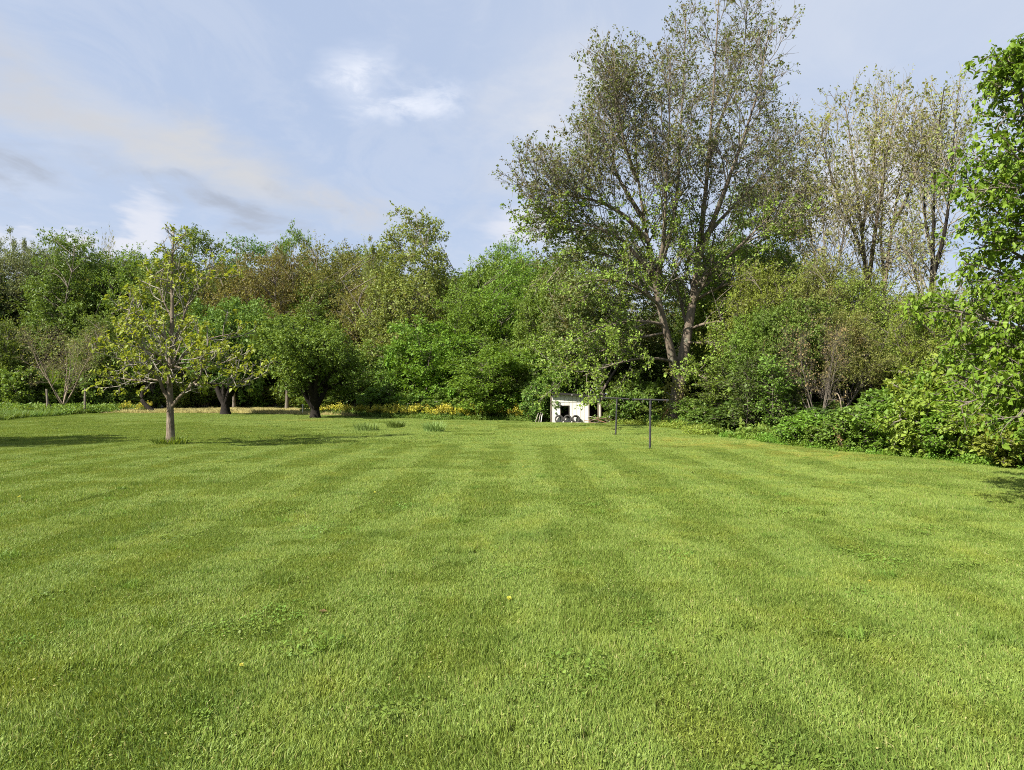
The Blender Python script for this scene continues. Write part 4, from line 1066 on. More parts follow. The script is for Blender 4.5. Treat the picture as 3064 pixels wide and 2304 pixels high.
# big leaved tree at the right edge
RX, RD = 11.0, 13.6
def rp(px, py, dy=0.0):
    d = RD + dy
    return (at(P2(px), d) - RX, dy, zat(P2(py), d))
rst = [([(0, 0, -0.2), (0.04, 0, 1.2), (-0.04, 0.04, 2.6), (-0.15, 0, 4.6), (-0.25, 0, 6.4), rp(2195, 165), rp(2190, 125)], 0.19, 0.015)]
def rlen(t, pl, z):
    return np.interp(z, [1.6, 2.4, 3.6, 5, 6.2, 7.3, 8.6], [2.70, 2.45, 2.25, 1.95, 1.65, 1.1, 0.5])
hero('large_leaved_tree', 'dense bright green tree with big drooping leaves at the right edge', 'tree', (RX, RD, 0), rst,
     [dict(count=105, t0=0.22, t1=0.99, angle=68, angle_sd=9, length=rlen, ratio=0.40, M=7, wander=0.10, up=0.06, sag=0.10),
      dict(hand=[([(0, 0, 2.0), (-1.0, -0.2, 2.3), (-1.9, -0.4, 2.2), (-2.55, -0.5, 1.95)], 0.045, 0.01), ([(0, 0, 1.9), (-0.9, -0.7, 2.2), (-1.7, -1.2, 2.1), (-2.2, -1.6, 1.8)], 0.045, 0.01)])],  # low left limbs added to throw a shadow on the lawn
     dict(rmin=0.006, br_per_m=5.4, br_ang=50, br_ratio=0.42, br_max=0.9, tw_per_m=6.5, tw_len=0.34, tw_ang=46, wander=0.16, up=0.03, sag=0.08, limb_r=0.07),
     [(0.97, dict(per=12, size=0.084, wid=0.62, spread=0.045, droop=0.8, hexa=True, t0=0.2, up=1.2, sd=0.35), 'leaf_hero')],
     'bark_grey', 'bark_grey', None, 44)
# the thin tall trees with straw coloured young leaves
def thin_tree(name, label, bx, d, stems, seed, barkm, leafm, frac):
    ox_ = at(P2(bx), d)
    def q_(px, py, dy=0.0): return (at(P2(px), d + dy) - ox_, dy, zat(P2(py), d + dy))
    sts = [([q_(*p) for p in pts_], r0, r1) for (pts_, r0, r1) in stems]
    sts[0] = ([(0, 0, -0.3)] + sts[0][0], sts[0][1], sts[0][2])
    return hero(name, label, 'tree', (ox_, d, 0), sts,
         [dict(count=24, t0=0.28, t1=0.99, angle=36, angle_sd=10, length=lambda t, pl, z: np.clip(4.2 - 0.05 * z, 1.4, 5) * (1.1 - 0.6 * t), ratio=0.40, M=7, wander=0.11, up=0.10)],
         dict(rmin=0.008, br_per_m=1.8, br_ang=36, br_ratio=0.6, br_max=2.0, tw_per_m=2.6, tw_len=0.9, tw_ang=34, wander=0.15, up=0.08, sag=0.0, limb_r=0.2),
         [(frac, dict(per=5, size=0.165, wid=0.6, spread=0.09, droop=0.5, t0=0.3), leafm)], barkm, 'bark_tan_twig', None, seed, 'thin tall trees at the right', taper=1.5)
thin_tree('thin_tree', 'tall thin straw coloured tree with two pale stems side by side', 1882, 45,
    [([(1881, 800, 0), (1878, 700, 0), (1874, 600, 0), (1862, 480, .3), (1848, 360, .6), (1835, 260, .8), (1830, 225, .8)], 0.26, 0.03),
     ([(1876, 620, 0), (1890, 520, -1.0), (1905, 420, -1.6), (1925, 300, -2.0), (1945, 200, -2.0)], 0.17, 0.03),
     ([(1870, 560, 0.1), (1840, 480, -.8), (1805, 400, -1.5), (1785, 330, -1.8), (1778, 285, -1.8)], 0.13, 0.03),
     ([(1864, 500, .2), (1885, 400, 1.2), (1895, 300, 1.8), (1900, 210, 2.0)], 0.12, 0.03)], 71, 'bark_light', 'leaf_straw', 0.62)
thin_tree('thin_tree', 'second pale stem standing close to the straw coloured tree, leaning to the right', 1908, 43.5,
    [([(1907, 800, 0), (1906, 700, 0), (1912, 610, 0), (1928, 500, .3), (1945, 400, .4), (1965, 300, .4), (1985, 225, .3)], 0.22, 0.03),
     ([(1912, 610, 0), (1905, 520, 1.2), (1910, 420, 2.0), (1918, 330, 2.4)], 0.11, 0.03),
     ([(1930, 490, .3), (1965, 420, -1.0), (1990, 340, -1.4), (2000, 290, -1.5)], 0.11, 0.03)], 72, 'bark_light', 'leaf_straw', 0.6)
thin_tree('thin_tree', 'tall thin tree with one dark stem left of the big leaved tree', 2003, 41,
    [([(2004, 800, 0), (2008, 720, 0), (2014, 640, 0), (2018, 540, 0), (2020, 430, 0), (2028, 300, 0), (2045, 185, 0)], 0.30, 0.03),
     ([(2016, 600, 0), (2040, 520, -.8), (2055, 430, -1.2), (2062, 330, -1.4), (2075, 200, -1.4)], 0.15, 0.03),
     ([(2010, 700, 0), (1985, 620, .6), (1970, 560, 1.0), (1975, 500, 1.2)], 0.12, 0.03),
     ([(2018, 560, 0), (2000, 470, 1.0), (2000, 380, 1.4), (2005, 290, 1.4)], 0.11, 0.03)], 73, 'bark_dark', 'leaf_straw', 0.7)
thin_tree('thin_tree', 'shorter thin grey tree at the left foot of the straw coloured pair', 1790, 44,
    [([(1790, 800, 0), (1788, 720, 0), (1786, 620, 0), (1782, 520, 0), (1778, 430, 0)], 0.18, 0.03),
     ([(1788, 700, 0), (1770, 600, .7), (1755, 520, 1.0), (1750, 450, 1.0)], 0.10, 0.03),
     ([(1786, 640, 0), (1815, 560, -.7), (1830, 480, -1.0), (1835, 420, -1.0)], 0.10, 0.03)], 74, 'bark_grey', 'leaf_straw', 0.62)
#@@PART2@@
# ------------------------------------------------------------------ bushes along the edge of the wood
_rb = random.Random(9)
def bush(kind, label, px, d, h, r, leafm, group=None, name='bush', cat='bush', z=None):
    x = at(px, d)
    return plant_tree(kind, name, label, cat, x, d, float(gz(x, d)) - 0.08 if z is None else z, h, r, _rb.random() * 6.28, leafm, group)
def lerp(a, b, t): return a + (b - a) * t
# right edge: the green bank that comes towards the camera (pixel, distance) pairs follow the mown edge
EDGE = [(713, 36.5), (760, 32.0), (800, 29.4), (850, 26.4), (900, 23.9), (950, 21.8), (1000, 20.2), (1040, 19.0)]
def edge(px):
    return float(np.interp(px, [e[0] for e in EDGE], [e[1] for e in EDGE]))
RG = 'bushes along the right edge of the lawn'
for px, dd, h, r, k, lm, lb in (
    (806, 0.9, 1.5, 1.1, 'bush_a', 'leaf_bright', 'small bright bush at the left end of the right hand bank of bushes'),
    (833, 0.8, 1.0, 1.0, 'bush_b', 'leaf_mid', 'low green bush under the hanging dead leaves'),
    (858, 1.0, 1.9, 1.2, 'bush_a', 'leaf_mid', 'mid green bush in front of the pale stems'),
    (884, 0.8, 1.7, 1.1, 'bush_c', 'leaf_bright', 'upright bush at the foot of the pale stems'),
    (905, 1.1, 2.1, 1.2, 'bush_a', 'leaf_bright', 'broad bright bush left of the yellow green maple shrub'),
    (932, 0.9, 2.2, 1.3, 'bush_b', 'leaf_yellowgreen', 'yellow green large leaved shrub standing out of the right bank'),
    (958, 0.9, 1.8, 1.2, 'bush_a', 'leaf_bright', 'bright bush between the yellow green shrub and the big leaved tree'),
    (985, 0.9, 2.0, 1.2, 'bush_c', 'leaf_yellowgreen', 'yellow green bush below the lowest leaves of the big leaved tree'),
    (1012, 0.9, 1.9, 1.2, 'bush_a', 'leaf_yellowgreen', 'bright yellow green bush at the right end of the bank'),
    (1045, 0.9, 2.0, 1.2, 'bush_b', 'leaf_bright', 'bright bush cut by the right edge behind the tree shadow'),
    ):
    bush(k, lb, px, edge(px) + dd, h, r, lm, RG)
BG = 'taller bushes behind the right hand bank'
for i, px in enumerate((908, 926, 942, 958, 974, 990, 1008, 1024, 1040)):
    bush(['bush_a', 'bush_b', 'bush_c'][i % 3], 'taller green bush in the second row of the right hand bank', px, edge(px) + 2.6 + _rb.uniform(0, 1.2), _rb.uniform(2.6, 3.2) + (px - 908) * 0.010, _rb.uniform(1.4, 1.9), ['leaf_mid', 'leaf_bright', 'leaf_yellowgreen'][i % 3] if px > 900 else 'leaf_mid', BG)
# shady gap between maple and the right bank
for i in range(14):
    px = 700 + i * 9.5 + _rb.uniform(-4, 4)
    bush(['bush_c', 'bush_a', 'bush_b'][i % 3], 'dark undergrowth bush in the shady gap right of the big maple', px, edge(px) + _rb.uniform(5, 11), _rb.uniform(1.2, 2.8), _rb.uniform(1.1, 1.8), ['leaf_deep_shaded', 'leaf_deep'][i % 2], 'undergrowth bushes in the shady gap')
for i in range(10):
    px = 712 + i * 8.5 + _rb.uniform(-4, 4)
    bush('sapling', 'thin sapling in the shade right of the big maple', px, edge(px) + _rb.uniform(4, 10), _rb.uniform(3.2, 5.5), _rb.uniform(0.9, 1.5), ['leaf_deep', 'leaf_deep_shaded', 'leaf_mid'][i % 3], 'saplings in the shade', 'sapling', 'sapling')
# wood edge from the round lawn tree to the shed
for i in range(26):
    t = i / 25
    px = lerp(388, 548, t) + _rb.uniform(-4, 4); d = lerp(66.5, 55.0, t) + _rb.uniform(0.6, 2.8)
    bush(['bush_a', 'bush_b', 'bush_c'][i % 3], 'green bush at the foot of the trees behind the yellow wildflowers', px, d, _rb.uniform(1.6, 3.8) + (1.2 if 0.45 < t < 0.95 else 0), _rb.uniform(1.6, 2.5), ['leaf_mid', 'leaf_bright', 'leaf_mid', 'leaf_deep'][i % 4], 'bushes at the foot of the trees')
for i in range(12):
    t = i / 11
    px = lerp(400, 545, t) + _rb.uniform(-5, 5); d = lerp(72, 58.5, t) + _rb.uniform(0, 3)
    bush(['sapling', 'bush_b'][i % 2], 'tall young growth between the wood edge bushes and the trees', px, d, _rb.uniform(5, 8), _rb.uniform(2.0, 3.0), ['leaf_mid', 'leaf_bright', 'leaf_deep'][i % 3], 'tall young growth at the wood edge', 'sapling', 'sapling')
# around the shed and behind the poles
for px, d, h, r, k, lm, lb in (
    (541, 53.8, 3.2, 1.5, 'bush_a', 'leaf_deep', 'dark leafy bush crowding the left corner of the shed'),
    (549, 55.8, 4.0, 1.8, 'bush_b', 'leaf_mid', 'tall bush behind the left corner of the shed'),
    (606, 54.5, 2.0, 1.3, 'bush_c', 'leaf_deep', 'dark bush between the shed and the branch pile'),
    (618, 52.5, 2.0, 1.4, 'bush_a', 'leaf_mid', 'bush behind the far clothes pole'),
    (632, 51.5, 2.6, 1.6, 'bush_b', 'leaf_deep', 'dark bush between the two clothes poles'),
    (645, 50.8, 1.6, 1.3, 'bush_c', 'leaf_mid', 'low bush behind the near clothes pole'),
    (628, 55.5, 3.6, 1.8, 'bush_a', 'leaf_deep', 'tall shaded bush left of the maple trunk'),
    (648, 54.5, 3.4, 1.8, 'bush_b', 'leaf_mid', 'tall leafy bush just left of the maple trunk'),
    (694, 46.0, 2.0, 1.3, 'bush_c', 'leaf_mid', 'bush at the right foot of the maple trunk'),
    (706, 42.0, 1.3, 1.1, 'bush_a', 'leaf_deep', 'low dark bush where the lawn turns into the shady gap'),
    ):
    bush(k, lb, px, d, h, r, lm)
# hedge beyond the dry field
for i in range(30):
    px = -12 + i * 12.6 + _rb.uniform(-4, 4)
    d = float(np.interp(px, [0, 100, 250, 330, 380], [86, 92, 106, 94, 74])) + _rb.uniform(0, 5)
    bush(['bush_a', 'bush_b', 'bush_c'][i % 3], 'green bush in the hedge row beyond the dry field', px, d, _rb.uniform(2.0, 6.0), _rb.uniform(2.0, 3.6), ['leaf_mid', 'leaf_deep', 'leaf_bright', 'leaf_mid'][i % 4], 'hedge row beyond the dry field')
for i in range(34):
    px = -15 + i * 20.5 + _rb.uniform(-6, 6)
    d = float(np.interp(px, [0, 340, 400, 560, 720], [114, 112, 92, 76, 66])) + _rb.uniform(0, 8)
    bush(['broad_c', 'layered', 'broad_a'][i % 3], 'low dark thicket tree deep in the wood, closing the gaps under the crowns', px, d, _rb.uniform(8, 12), _rb.uniform(6, 8), 'leaf_deep_shaded', 'low thicket deep in the wood', 'thicket_tree', 'tree', -0.1)
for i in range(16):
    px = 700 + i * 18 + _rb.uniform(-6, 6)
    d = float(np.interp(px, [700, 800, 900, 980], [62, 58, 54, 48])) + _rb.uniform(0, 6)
    bush(['broad_c', 'layered'][i % 2], 'low thicket tree behind the right hand trees, closing the gaps under them', px, d, _rb.uniform(5, 7.5), _rb.uniform(4, 5.5), ['leaf_deep', 'leaf_deep_shaded', 'leaf_deep'][i % 3], 'low thicket behind the right hand trees', 'thicket_tree', 'tree', -0.1)
# out of frame left: tree known by its shadow, bush added to cast one
plant_tree('round_dense', 'tree', 'lawn tree beyond the left edge of the picture casting the long shadow on the lawn', 'tree', -28.0, 26.6, -0.05, 9.0, 3.9, 1.0, 'leaf_mid', None, 'bark_dark')
plant_tree('bush_a', 'bush', 'unseen bush added beyond the left edge to cast the small shadow at the lower left', 'bush', -5.35, 4.30, 0, 1.35, 0.6, 1.0, 'leaf_mid')

# ------------------------------------------------------------------ undergrowth, weeds and dry grass (nobody could count them)
def sprigs(rng, n, size, h, leaf):
    """leafy ground cover: small tilted leaves at all heights on a square patch"""
    tw = Br(np.zeros((n, 3, 3)), np.zeros(n), np.zeros(n))
    x = (rng.random(n) - .5) * size; y = (rng.random(n) - .5) * size
    hh = h * (0.25 + 0.75 * rng.random(n))
    tw.P[:, 0] = np.stack([x, y, np.zeros(n)], 1)
    tw.P[:, 1] = tw.P[:, 0] + np.stack([rng.normal(0, .15, n) * hh, rng.normal(0, .15, n) * hh, hh * 0.6], 1)
    tw.P[:, 2] = tw.P[:, 1] + np.stack([rng.normal(0, .3, n) * hh, rng.normal(0, .3, n) * hh, hh * 0.4], 1)
    tw.R0[:] = 0.004; tw.R1[:] = 0.002
    V, F = leaves(rng, tw, 7, leaf, 0.6, 0.1, 0.03, 0.2, up=1.0)
    return V, F
def scatter_points(rng, poly, n, keep=None, smin=0.7, smax=1.3, nv=3, wob=0.1):
    xs = [p[0] for p in poly]; ys = [p[1] for p in poly]
    x = rng.uniform(min(xs), max(xs), n); y = rng.uniform(min(ys), max(ys), n)
    k = inside(poly, x, y)
    if keep is not None: k &= keep(x, y)
    x, y = x[k], y[k]; m = len(x)
    s_ = rng.uniform(smin, smax, m)
    return dict(co=np.stack([x, y, gz(x, y) - 0.02], 1), variant=rng.integers(0, nv, m), rot=np.stack([rng.normal(0, wob, m), rng.normal(0, wob, m), rng.random(m) * 6.28], 1), scl=np.stack([s_, s_, s_ * rng.uniform(0.7, 1.3, m)], 1))
rng = np.random.default_rng(77)
pt = [sprigs(rng, 120, 1.6, 0.55, 0.12) for _ in range(3)]
WOODS = [(-12.5, 65.5), (-6.5, 60), (1.7, 56.2), (4, 54.8), (8, 53), (10, 49.5), (11.2, 44), (10.9, 37), (12.8, 29.5), (13.9, 24), (15.2, 19.6), (18, 14.5), (30, 14), (34, 50), (25, 66), (5, 76), (-20, 88), (-24, 100), (-24, 80)]
pts = scatter_points(rng, WOODS, 4200, None)
pts['co'][:, 2] -= 0.08
scatter('undergrowth', pt, pts, MATS['leaf_mid'])
pt = []
for i in range(3):
    V, f3 = rosettes(rng, 150, 0.42, 0.0095); V[:, 2] += 0.022; pt.append((V, [f3]))
def near_(x, y): return (np.sin(x * 1.7 + 2 * np.sin(y * .6)) * np.sin(y * 1.3 + x * .4) > 0.1) & (np.abs(x) < 0.8 * y + 1)
NEAR = [(-13, 3.2), (13, 3.2), (13, 15), (-13, 15)]
scatter('clover', pt, scatter_points(rng, NEAR, 520, near_, 0.8, 1.3), MATS['leaf_clover'])
pt = []
for i in range(3):
    V, a, b = blades(rng, 130, 0.26, 0.115, 0.0075, (0, 0), 0.55, 0.6, 'disc'); pt.append((V, [a, b]))
scatter('coarse_grass_tufts', pt, scatter_points(rng, [(-16, 3.2), (16, 3.2), (18, 24), (-18, 24)], 330, lambda x, y: np.abs(x) < 0.8 * y + 1, 0.7, 1.2), MATS['leaf_tuft'])
pt = [sprigs(rng, 90, 0.9, 0.34, 0.075) for _ in range(3)]
WEED = [(7.2, 51.6), (9.4, 47.8), (10.2, 43.5), (10.0, 37.5), (11.4, 39), (12.4, 44), (12, 49), (9, 52.5)]
scatter('weeds', pt, scatter_points(rng, WEED, 420), MATS['leaf_yellowgreen'])
edge_poly = [(13.5, 22.6), (14.9, 18.6), (15.6, 18.9), (14.3, 23.4), (13.0, 28.9), (11.2, 35.6), (10.7, 35.8), (12.3, 28.2)]
scatter('edge_weeds', pt, scatter_points(rng, edge_poly, 700, None, 0.5, 1.0), MATS['leaf_bright'])
edge2 = [(-12.6, 64.2), (-6.6, 58.6), (1.7, 55.0), (3.2, 53.4), (3.4, 54.4), (1.9, 56.4), (-6, 60.6), (-12, 66)]
scatter('wild_edge', pt, scatter_points(rng, edge2, 900, None, 0.6, 1.3), MATS['leaf_mid'])
tall_left = [(-62, 66), (-47.5, 66), (-47.5, 77.5), (-46, 80), (-50, 92), (-80, 92)]
scatter('tall_weeds', pt, scatter_points(rng, tall_left, 1500, None, 1.4, 2.6), MATS['leaf_mid'])
dp = []
for i in range(3):
    V, a, b = blades(rng, 500, 1.6, 0.34, 0.016, (0.1, 0.0), 0.3); dp.append((V, [a, b]))
fe = [(-47, 78.5), (-45, 78.6), (-32, 79.6), (-21, 73.6), (-14.5, 66.2), (-14.5, 68.5), (-20, 76), (-31, 84), (-46, 83)]
scatter('dry_grass', dp, scatter_points(rng, fe, 700, None, 0.6, 1.2), MATS['dry'])
fe2 = [(-46, 83), (-31, 84), (-20, 76), (-16, 72), (-18, 90), (-24, 104), (-36, 110), (-50, 104)]
scatter('field_grass', dp, scatter_points(rng, fe2, 1500, None, 0.5, 0.8), MATS['dry'])

# ------------------------------------------------------------------ clumps of long leaves
def clump_mesh(name, seed, n, h, r, w, mat, arch=1.0):
    g = np.random.default_rng(seed); M = 5
    a = g.random(n) * 2 * pi; rr = r * 0.55 * np.sqrt(g.random(n))
    base = np.stack([rr * np.cos(a), rr * np.sin(a), np.full(n, -0.03)], 1)
    az = a + g.normal(0, 0.7, n); out = (0.15 + 0.6 * g.random(n)) * arch
    hh = h * (0.6 + 0.5 * g.random(n)); ww = w * (0.7 + 0.6 * g.random(n))
    V = np.zeros((n, M, 2, 3)); d = np.stack([np.cos(az), np.sin(az), np.zeros(n)], 1); s = np.stack([-np.sin(az), np.cos(az), np.zeros(n)], 1)
    for k in range(M):
        t = k / (M - 1)
        p = base + d * (out * hh * t ** 1.6)[:, None]
        p[:, 2] += hh * (t - 0.38 * out * t ** 3)
        wd = ww * (1.0 - 0.93 * t ** 1.8) * 0.5
        V[:, k, 0] = p - s * wd[:, None]; V[:, k, 1] = p + s * wd[:, None] + np.array([0, 0, 0.15]) * wd[:, None]
    b = np.arange(n)[:, None] * M * 2
    F = [b + np.array([[2 * k, 2 * k + 1, 2 * k + 3, 2 * k + 2]]) for k in range(M - 1)]
    return mesh_np(name, V.reshape(-1, 3), F, MATS[mat])
for (px, d, h, r, lab, mt, sd) in ((367, 40.2, 0.62, 0.62, 'wide clump of long grass standing in the mown lawn, the leftmost of three', 'leaf_clump', 1),
                                   (396, 44.6, 0.62, 0.50, 'small light green clump of long grass nearest to the wildflowers', 'leaf_lily', 2),
                                   (434, 38.8, 0.75, 0.48, 'dark blue green clump of long leaves, the rightmost of three on the lawn', 'leaf_clump', 3)):
    x = at(px, d)
    o = link('grass_clump', clump_mesh('grass_clump', sd, 330, h, r * 1.5, 0.03, mt, 0.8), None, (x, d, float(gz(x, d))), None, (1.35, 0.9, 1))
    tag(o, lab, 'grass clump', 'clumps of long grass on the lawn')
cm = [clump_mesh('daylily_clump', 30 + i, 75, 0.85, 0.55, 0.040, 'leaf_lily', 1.25) for i in range(4)]
k = 0
for row in range(5):
    for i in range(12):
        t = i / 11
        d = lerp(57.5, 69.5, t) + row * 0.15
        x = lerp(at(-3, 57.5), at(57.5, 69.5), t) - row * 0.75 + random.uniform(-.15, .15)
        d = d + random.uniform(-.3, .3)
        o = link('daylily_clump', cm[k % 4], None, (x, d, float(gz(x, d)) - 0.02), (0, 0, random.random() * 6.28), (1.25, 1.25, random.uniform(0.85, 1.15)))
        tag(o, 'arching leafy daylily clump in the planted bed at the left edge of the lawn', 'daylily', 'daylilies in the bed at the left'); k += 1
# tufts at the foot of the young tree and of the poles
x, d = CX, CD
tm = clump_mesh('leafy_tuft', 50, 260, 0.46, 1.25, 0.045, 'leaf_mid', 1.2)
tag(link('leafy_tuft', tm, None, (x + 0.08, d - 0.12, float(gz(x, d)))), 'dark leafy tuft growing round the foot of the pale young tree', 'weed tuft')
PN = (at(649.7, 27.0), 27.0); PF = (at(615.6, 36.5), 36.5)
tm = clump_mesh('grass_tuft', 51, 90, 0.26, 0.5, 0.02, 'leaf_clump', 1.0)
tag(link('grass_tuft', tm, None, (PF[0], PF[1], float(gz(*PF)))), 'green grass tuft round the foot of the far clothes pole', 'grass tuft')
tag(link('grass_tuft', tm, None, (PN[0], PN[1], float(gz(*PN))), (0, 0, 2), (0.55, 0.55, 0.6)), 'short grass tuft round the foot of the near clothes pole', 'grass tuft')

# ------------------------------------------------------------------ yellow wildflowers
def flower_proto(seed):
    g = np.random.default_rng(seed)
    n = 7
    a = g.random(n) * 6.28
    P = np.zeros((n, 4, 3))
    for k in range(4):
        t = k / 3
        P[:, k, 0] = np.cos(a) * (0.05 + 0.20 * t) * (0.5 + g.random(n)); P[:, k, 1] = np.sin(a) * (0.05 + 0.20 * t) * (0.5 + g.random(n)); P[:, k, 2] = t * (0.75 + 0.3 * g.random(n))
    st = Br(P, np.full(n, 0.008), np.full(n, 0.005))
    V, q = tubes(st, 4); L_, F = leaves(g, st, 9, 0.13, 0.4, 0.05, 0.03, 0.1)
    v, f = merge([(V, q), (L_, F)])
    stem = mesh_np('stem', v, f, MATS['leaf_lily'])
    pt_, F2 = leaves(g, st, 26, 0.060, 0.95, 0.70, 0.055, 0.0, up=1.2)
    return stem, mesh_np('flower_head', pt_, F2, MATS['petal_yellow'])
FP = [flower_proto(i) for i in range(4)]
rf = random.Random(3)
spots = []
for i in range(150):
    px = 316 + 218 * rf.random() ** 0.9
    if rf.random() < 0.06: px = rf.uniform(120, 150)
    d = float(np.interp(px, [120, 150, 316, 380, 440, 532], [82, 83, 74.5, 64.5, 60.2, 56.2])) + abs(rf.gauss(0, 0.8)) - 0.9
    spots.append((px, d))
for i, (px, d) in enumerate(spots):
    x = at(px, d)
    root = thing('wildflower', 'yellow flowering wild plant in the band between the lawn and the wood', 'wildflower', (x, d, float(gz(x, d)) - 0.02), rf.random() * 6.28, 'yellow wildflowers along the wood edge')
    s_ = rf.uniform(0.8, 1.35); root.scale = (s_, s_, s_ * rf.uniform(0.8, 1.1))
    st, fl = FP[i % 4]
    link('stem', st, root); link('flower_head', fl, root)

# dandelions in the lawn
def dandelion():
    g = np.random.default_rng(8); n = 34
    a = np.arange(n) * 2.39996; r = 0.010 + 0.012 * (np.arange(n) / n)
    V = []; F = []
    for i in range(n):
        c, s_ = cos(a[i]), sin(a[i]); L_ = r[i]; z = 0.006 * (1 - i / n)
        V += [(0.002 * c, 0.002 * s_, z), (L_ * c - 0.003 * s_, L_ * s_ + 0.003 * c, z + 0.007 - 0.005 * i / n), (L_ * c + 0.003 * s_, L_ * s_ - 0.003 * c, z + 0.007 - 0.005 * i / n)]
        F.append((3 * i, 3 * i + 1, 3 * i + 2))
    fl = mesh_np('flower_head', np.array(V), [np.array(F)], MATS['petal_yellow'])
    b = MB(); b.tube([(0, 0, -0.08), (0.003, 0, -0.03), (0, 0, 0.004)], [0.002, 0.002, 0.003], 5)
    return fl, b.mesh('stem', MATS['leaf_lily'])
DF, DS = dandelion()
for (X, Y, lab, s_) in ((1100, 1293, 'single yellow dandelion alone in the middle of the near lawn', 1.5), (44, 1080, 'yellow dandelion near the left edge of the lawn', 1.6), (810, 1072, 'yellow dandelion in the pale mown strip left of centre', 1.3),
                        (525, 1452, 'small yellow dandelion low in the near left lawn', 0.9), (1875, 1262, 'small pale dandelion in the right part of the near lawn', 1.0), (1130, 1010, 'tiny dandelion in the middle distance of the lawn', 1.4)):
    d = EYE * F_PX / (Y / 2.1602 - HORIZON); x = at(P2(X), d)
    root = thing('dandelion', lab, 'dandelion', (x, d, float(gz(x, d)) + 0.062), 0.5, 'dandelions in the lawn'); root.scale = (s_, s_, s_)
    root.rotation_euler = (0.35, 0, 0.5)
    link('flower_head', DF, root); link('stem', DS, root)

# ------------------------------------------------------------------ shed with open window and door
SX, SD = at(552.0, 52.6), 52.6
SR = -radians(3)
shed = thing('shed', 'small white boarded shed with a dark window hole and an open doorway under the trees', 'shed', (SX, SD, float(gz(SX, SD)) - 0.03), SR)
W_, DEP = 3.66, 2.6
def roof_z(x): return 2.34 - 0.075 * x
def board(name, x0, x1, z0, z1a, z1b, y=0.0, th=0.022, mat='white'):
    b = MB()
    v = [(x0, y - th, z0), (x1, y - th, z0), (x1, y - th, z1b), (x0, y - th, z1a), (x0, y, z0), (x1, y, z0), (x1, y, z1b), (x0, y, z1a)]
    b.add(v, [(0, 1, 2, 3), (5, 4, 7, 6), (0, 4, 5, 1), (1, 5, 6, 2), (2, 6, 7, 3), (3, 7, 4, 0)])
    return link(name, b.mesh(name, MATS[mat], 0.003), shed)
rs = random.Random(4)
bw = 0.305; g_ = 0.017
for i in range(12):
    x0 = i * bw + g_; x1 = (i + 1) * bw
    tip_ = rs.uniform(-0.012, 0.012)
    board('wall_board', x0, x1, 1.61 + tip_, roof_z(x0) - 0.10, roof_z(x1) - 0.10, -0.024)      # upper course laps over the lower
    for (a, b_, lo, hi) in ((x0, x1, 0.0 + rs.uniform(0, 0.03), 1.66),):
        segs = [(a, b_)]
        # cut round the window 0.63..1.32 x 0.46..1.32 and the door 2.80..3.50
        if b_ <= 2.80 or a >= 3.50:
            if b_ <= 0.63 or a >= 1.32: board('wall_board', a, b_, lo, hi, hi)
            else:
                if a < 0.63: board('wall_board', a, 0.63, lo, hi, hi); a = 0.63 + g_
                if b_ > 1.32: board('wall_board', 1.32, b_, lo, hi, hi); b_ = 1.32 - g_
                if b_ - a > 0.02:
                    board('wall_board', a, b_, lo, 0.46, 0.46); board('wall_board', a, b_, 1.32, hi, hi)
        else:
            if a < 2.80 - 0.02: board('wall_board', a, 2.80, lo, hi, hi)
            if b_ > 3.50 + 0.02: board('wall_board', 3.50, b_, lo, hi, hi)
b = MB()
for (c, sz) in (((0.655, -0.035, 0.89), (0.05, 0.03, 0.92)), ((1.297, -0.035, 0.89), (0.05, 0.03, 0.92)), ((0.976, -0.036, 1.345), (0.70, 0.03, 0.05)), ((0.976, -0.036, 0.435), (0.70, 0.03, 0.05))): b.box(c, sz)
link('window_frame', b.mesh('window_frame', MATS['boards'], 0.004), shed)
b = MB()
for (c, sz) in (((2.80, -0.035, 0.81), (0.06, 0.035, 1.62)), ((3.49, -0.037, 0.81), (0.09, 0.035, 1.62)), ((3.145, -0.055, 1.60), (0.63, 0.03, 0.05))): b.box(c, sz)
link('door_frame', b.mesh('door_frame', MATS['post_wood'], 0.004), shed)
for nm, c, sz in (('side_wall', (-0.012, DEP / 2 + 0.05, 1.08), (0.024, DEP - 0.1, 2.14)), ('side_wall', (W_ + 0.015, DEP / 2 + 0.05, 0.95), (0.024, DEP - 0.1, 1.9)), ('back_wall', (W_ / 2, DEP + 0.02, 0.95), (W_ + 0.05, 0.03, 1.9)), ('floor_slab', (W_ / 2, DEP / 2 + 0.02, 0.015), (W_ - 0.06, DEP - 0.06, 0.03))):
    b = MB(); b.box(c, sz); link(nm, b.mesh(nm, MATS['boards'], 0.004), shed)
b = MB(); b.box((-0.07, 0.0, 1.10), (0.09, 0.10, 2.22)); link('corner_post', b.mesh('corner_post', MATS['post_wood'], 0.006), shed)
b = MB(); b.box((W_ + 0.02, -0.02, 0.98), (0.07, 0.08, 1.98)); link('corner_post', b.mesh('corner_post', MATS['post_wood'], 0.006), shed)
def roof_prism(name, x0, x1, y0, y1, dz0, dz1, mat):
    b = MB(); v = []
    for x in (x0, x1):
        for y in (y0, y1):
            for dz in (dz0, dz1): v.append((x, y, roof_z(x) + dz - 0.03 * (y + 0.3)))
    b.add(v, [(0, 1, 3, 2), (4, 6, 7, 5), (0, 4, 5, 1), (2, 3, 7, 6), (0, 2, 6, 4), (1, 5, 7, 3)])
    return link(name, b.mesh(name, MATS[mat], 0.004), shed)
for i in range(4):
    x0 = -0.35 + i * 1.09; roof_prism('roof_sheet', x0, x0 + 1.11, -0.42 + 0.012 * (i % 2), DEP + 0.25, 0.03 + 0.006 * (i % 2), 0.05 + 0.006 * (i % 2), 'roof')
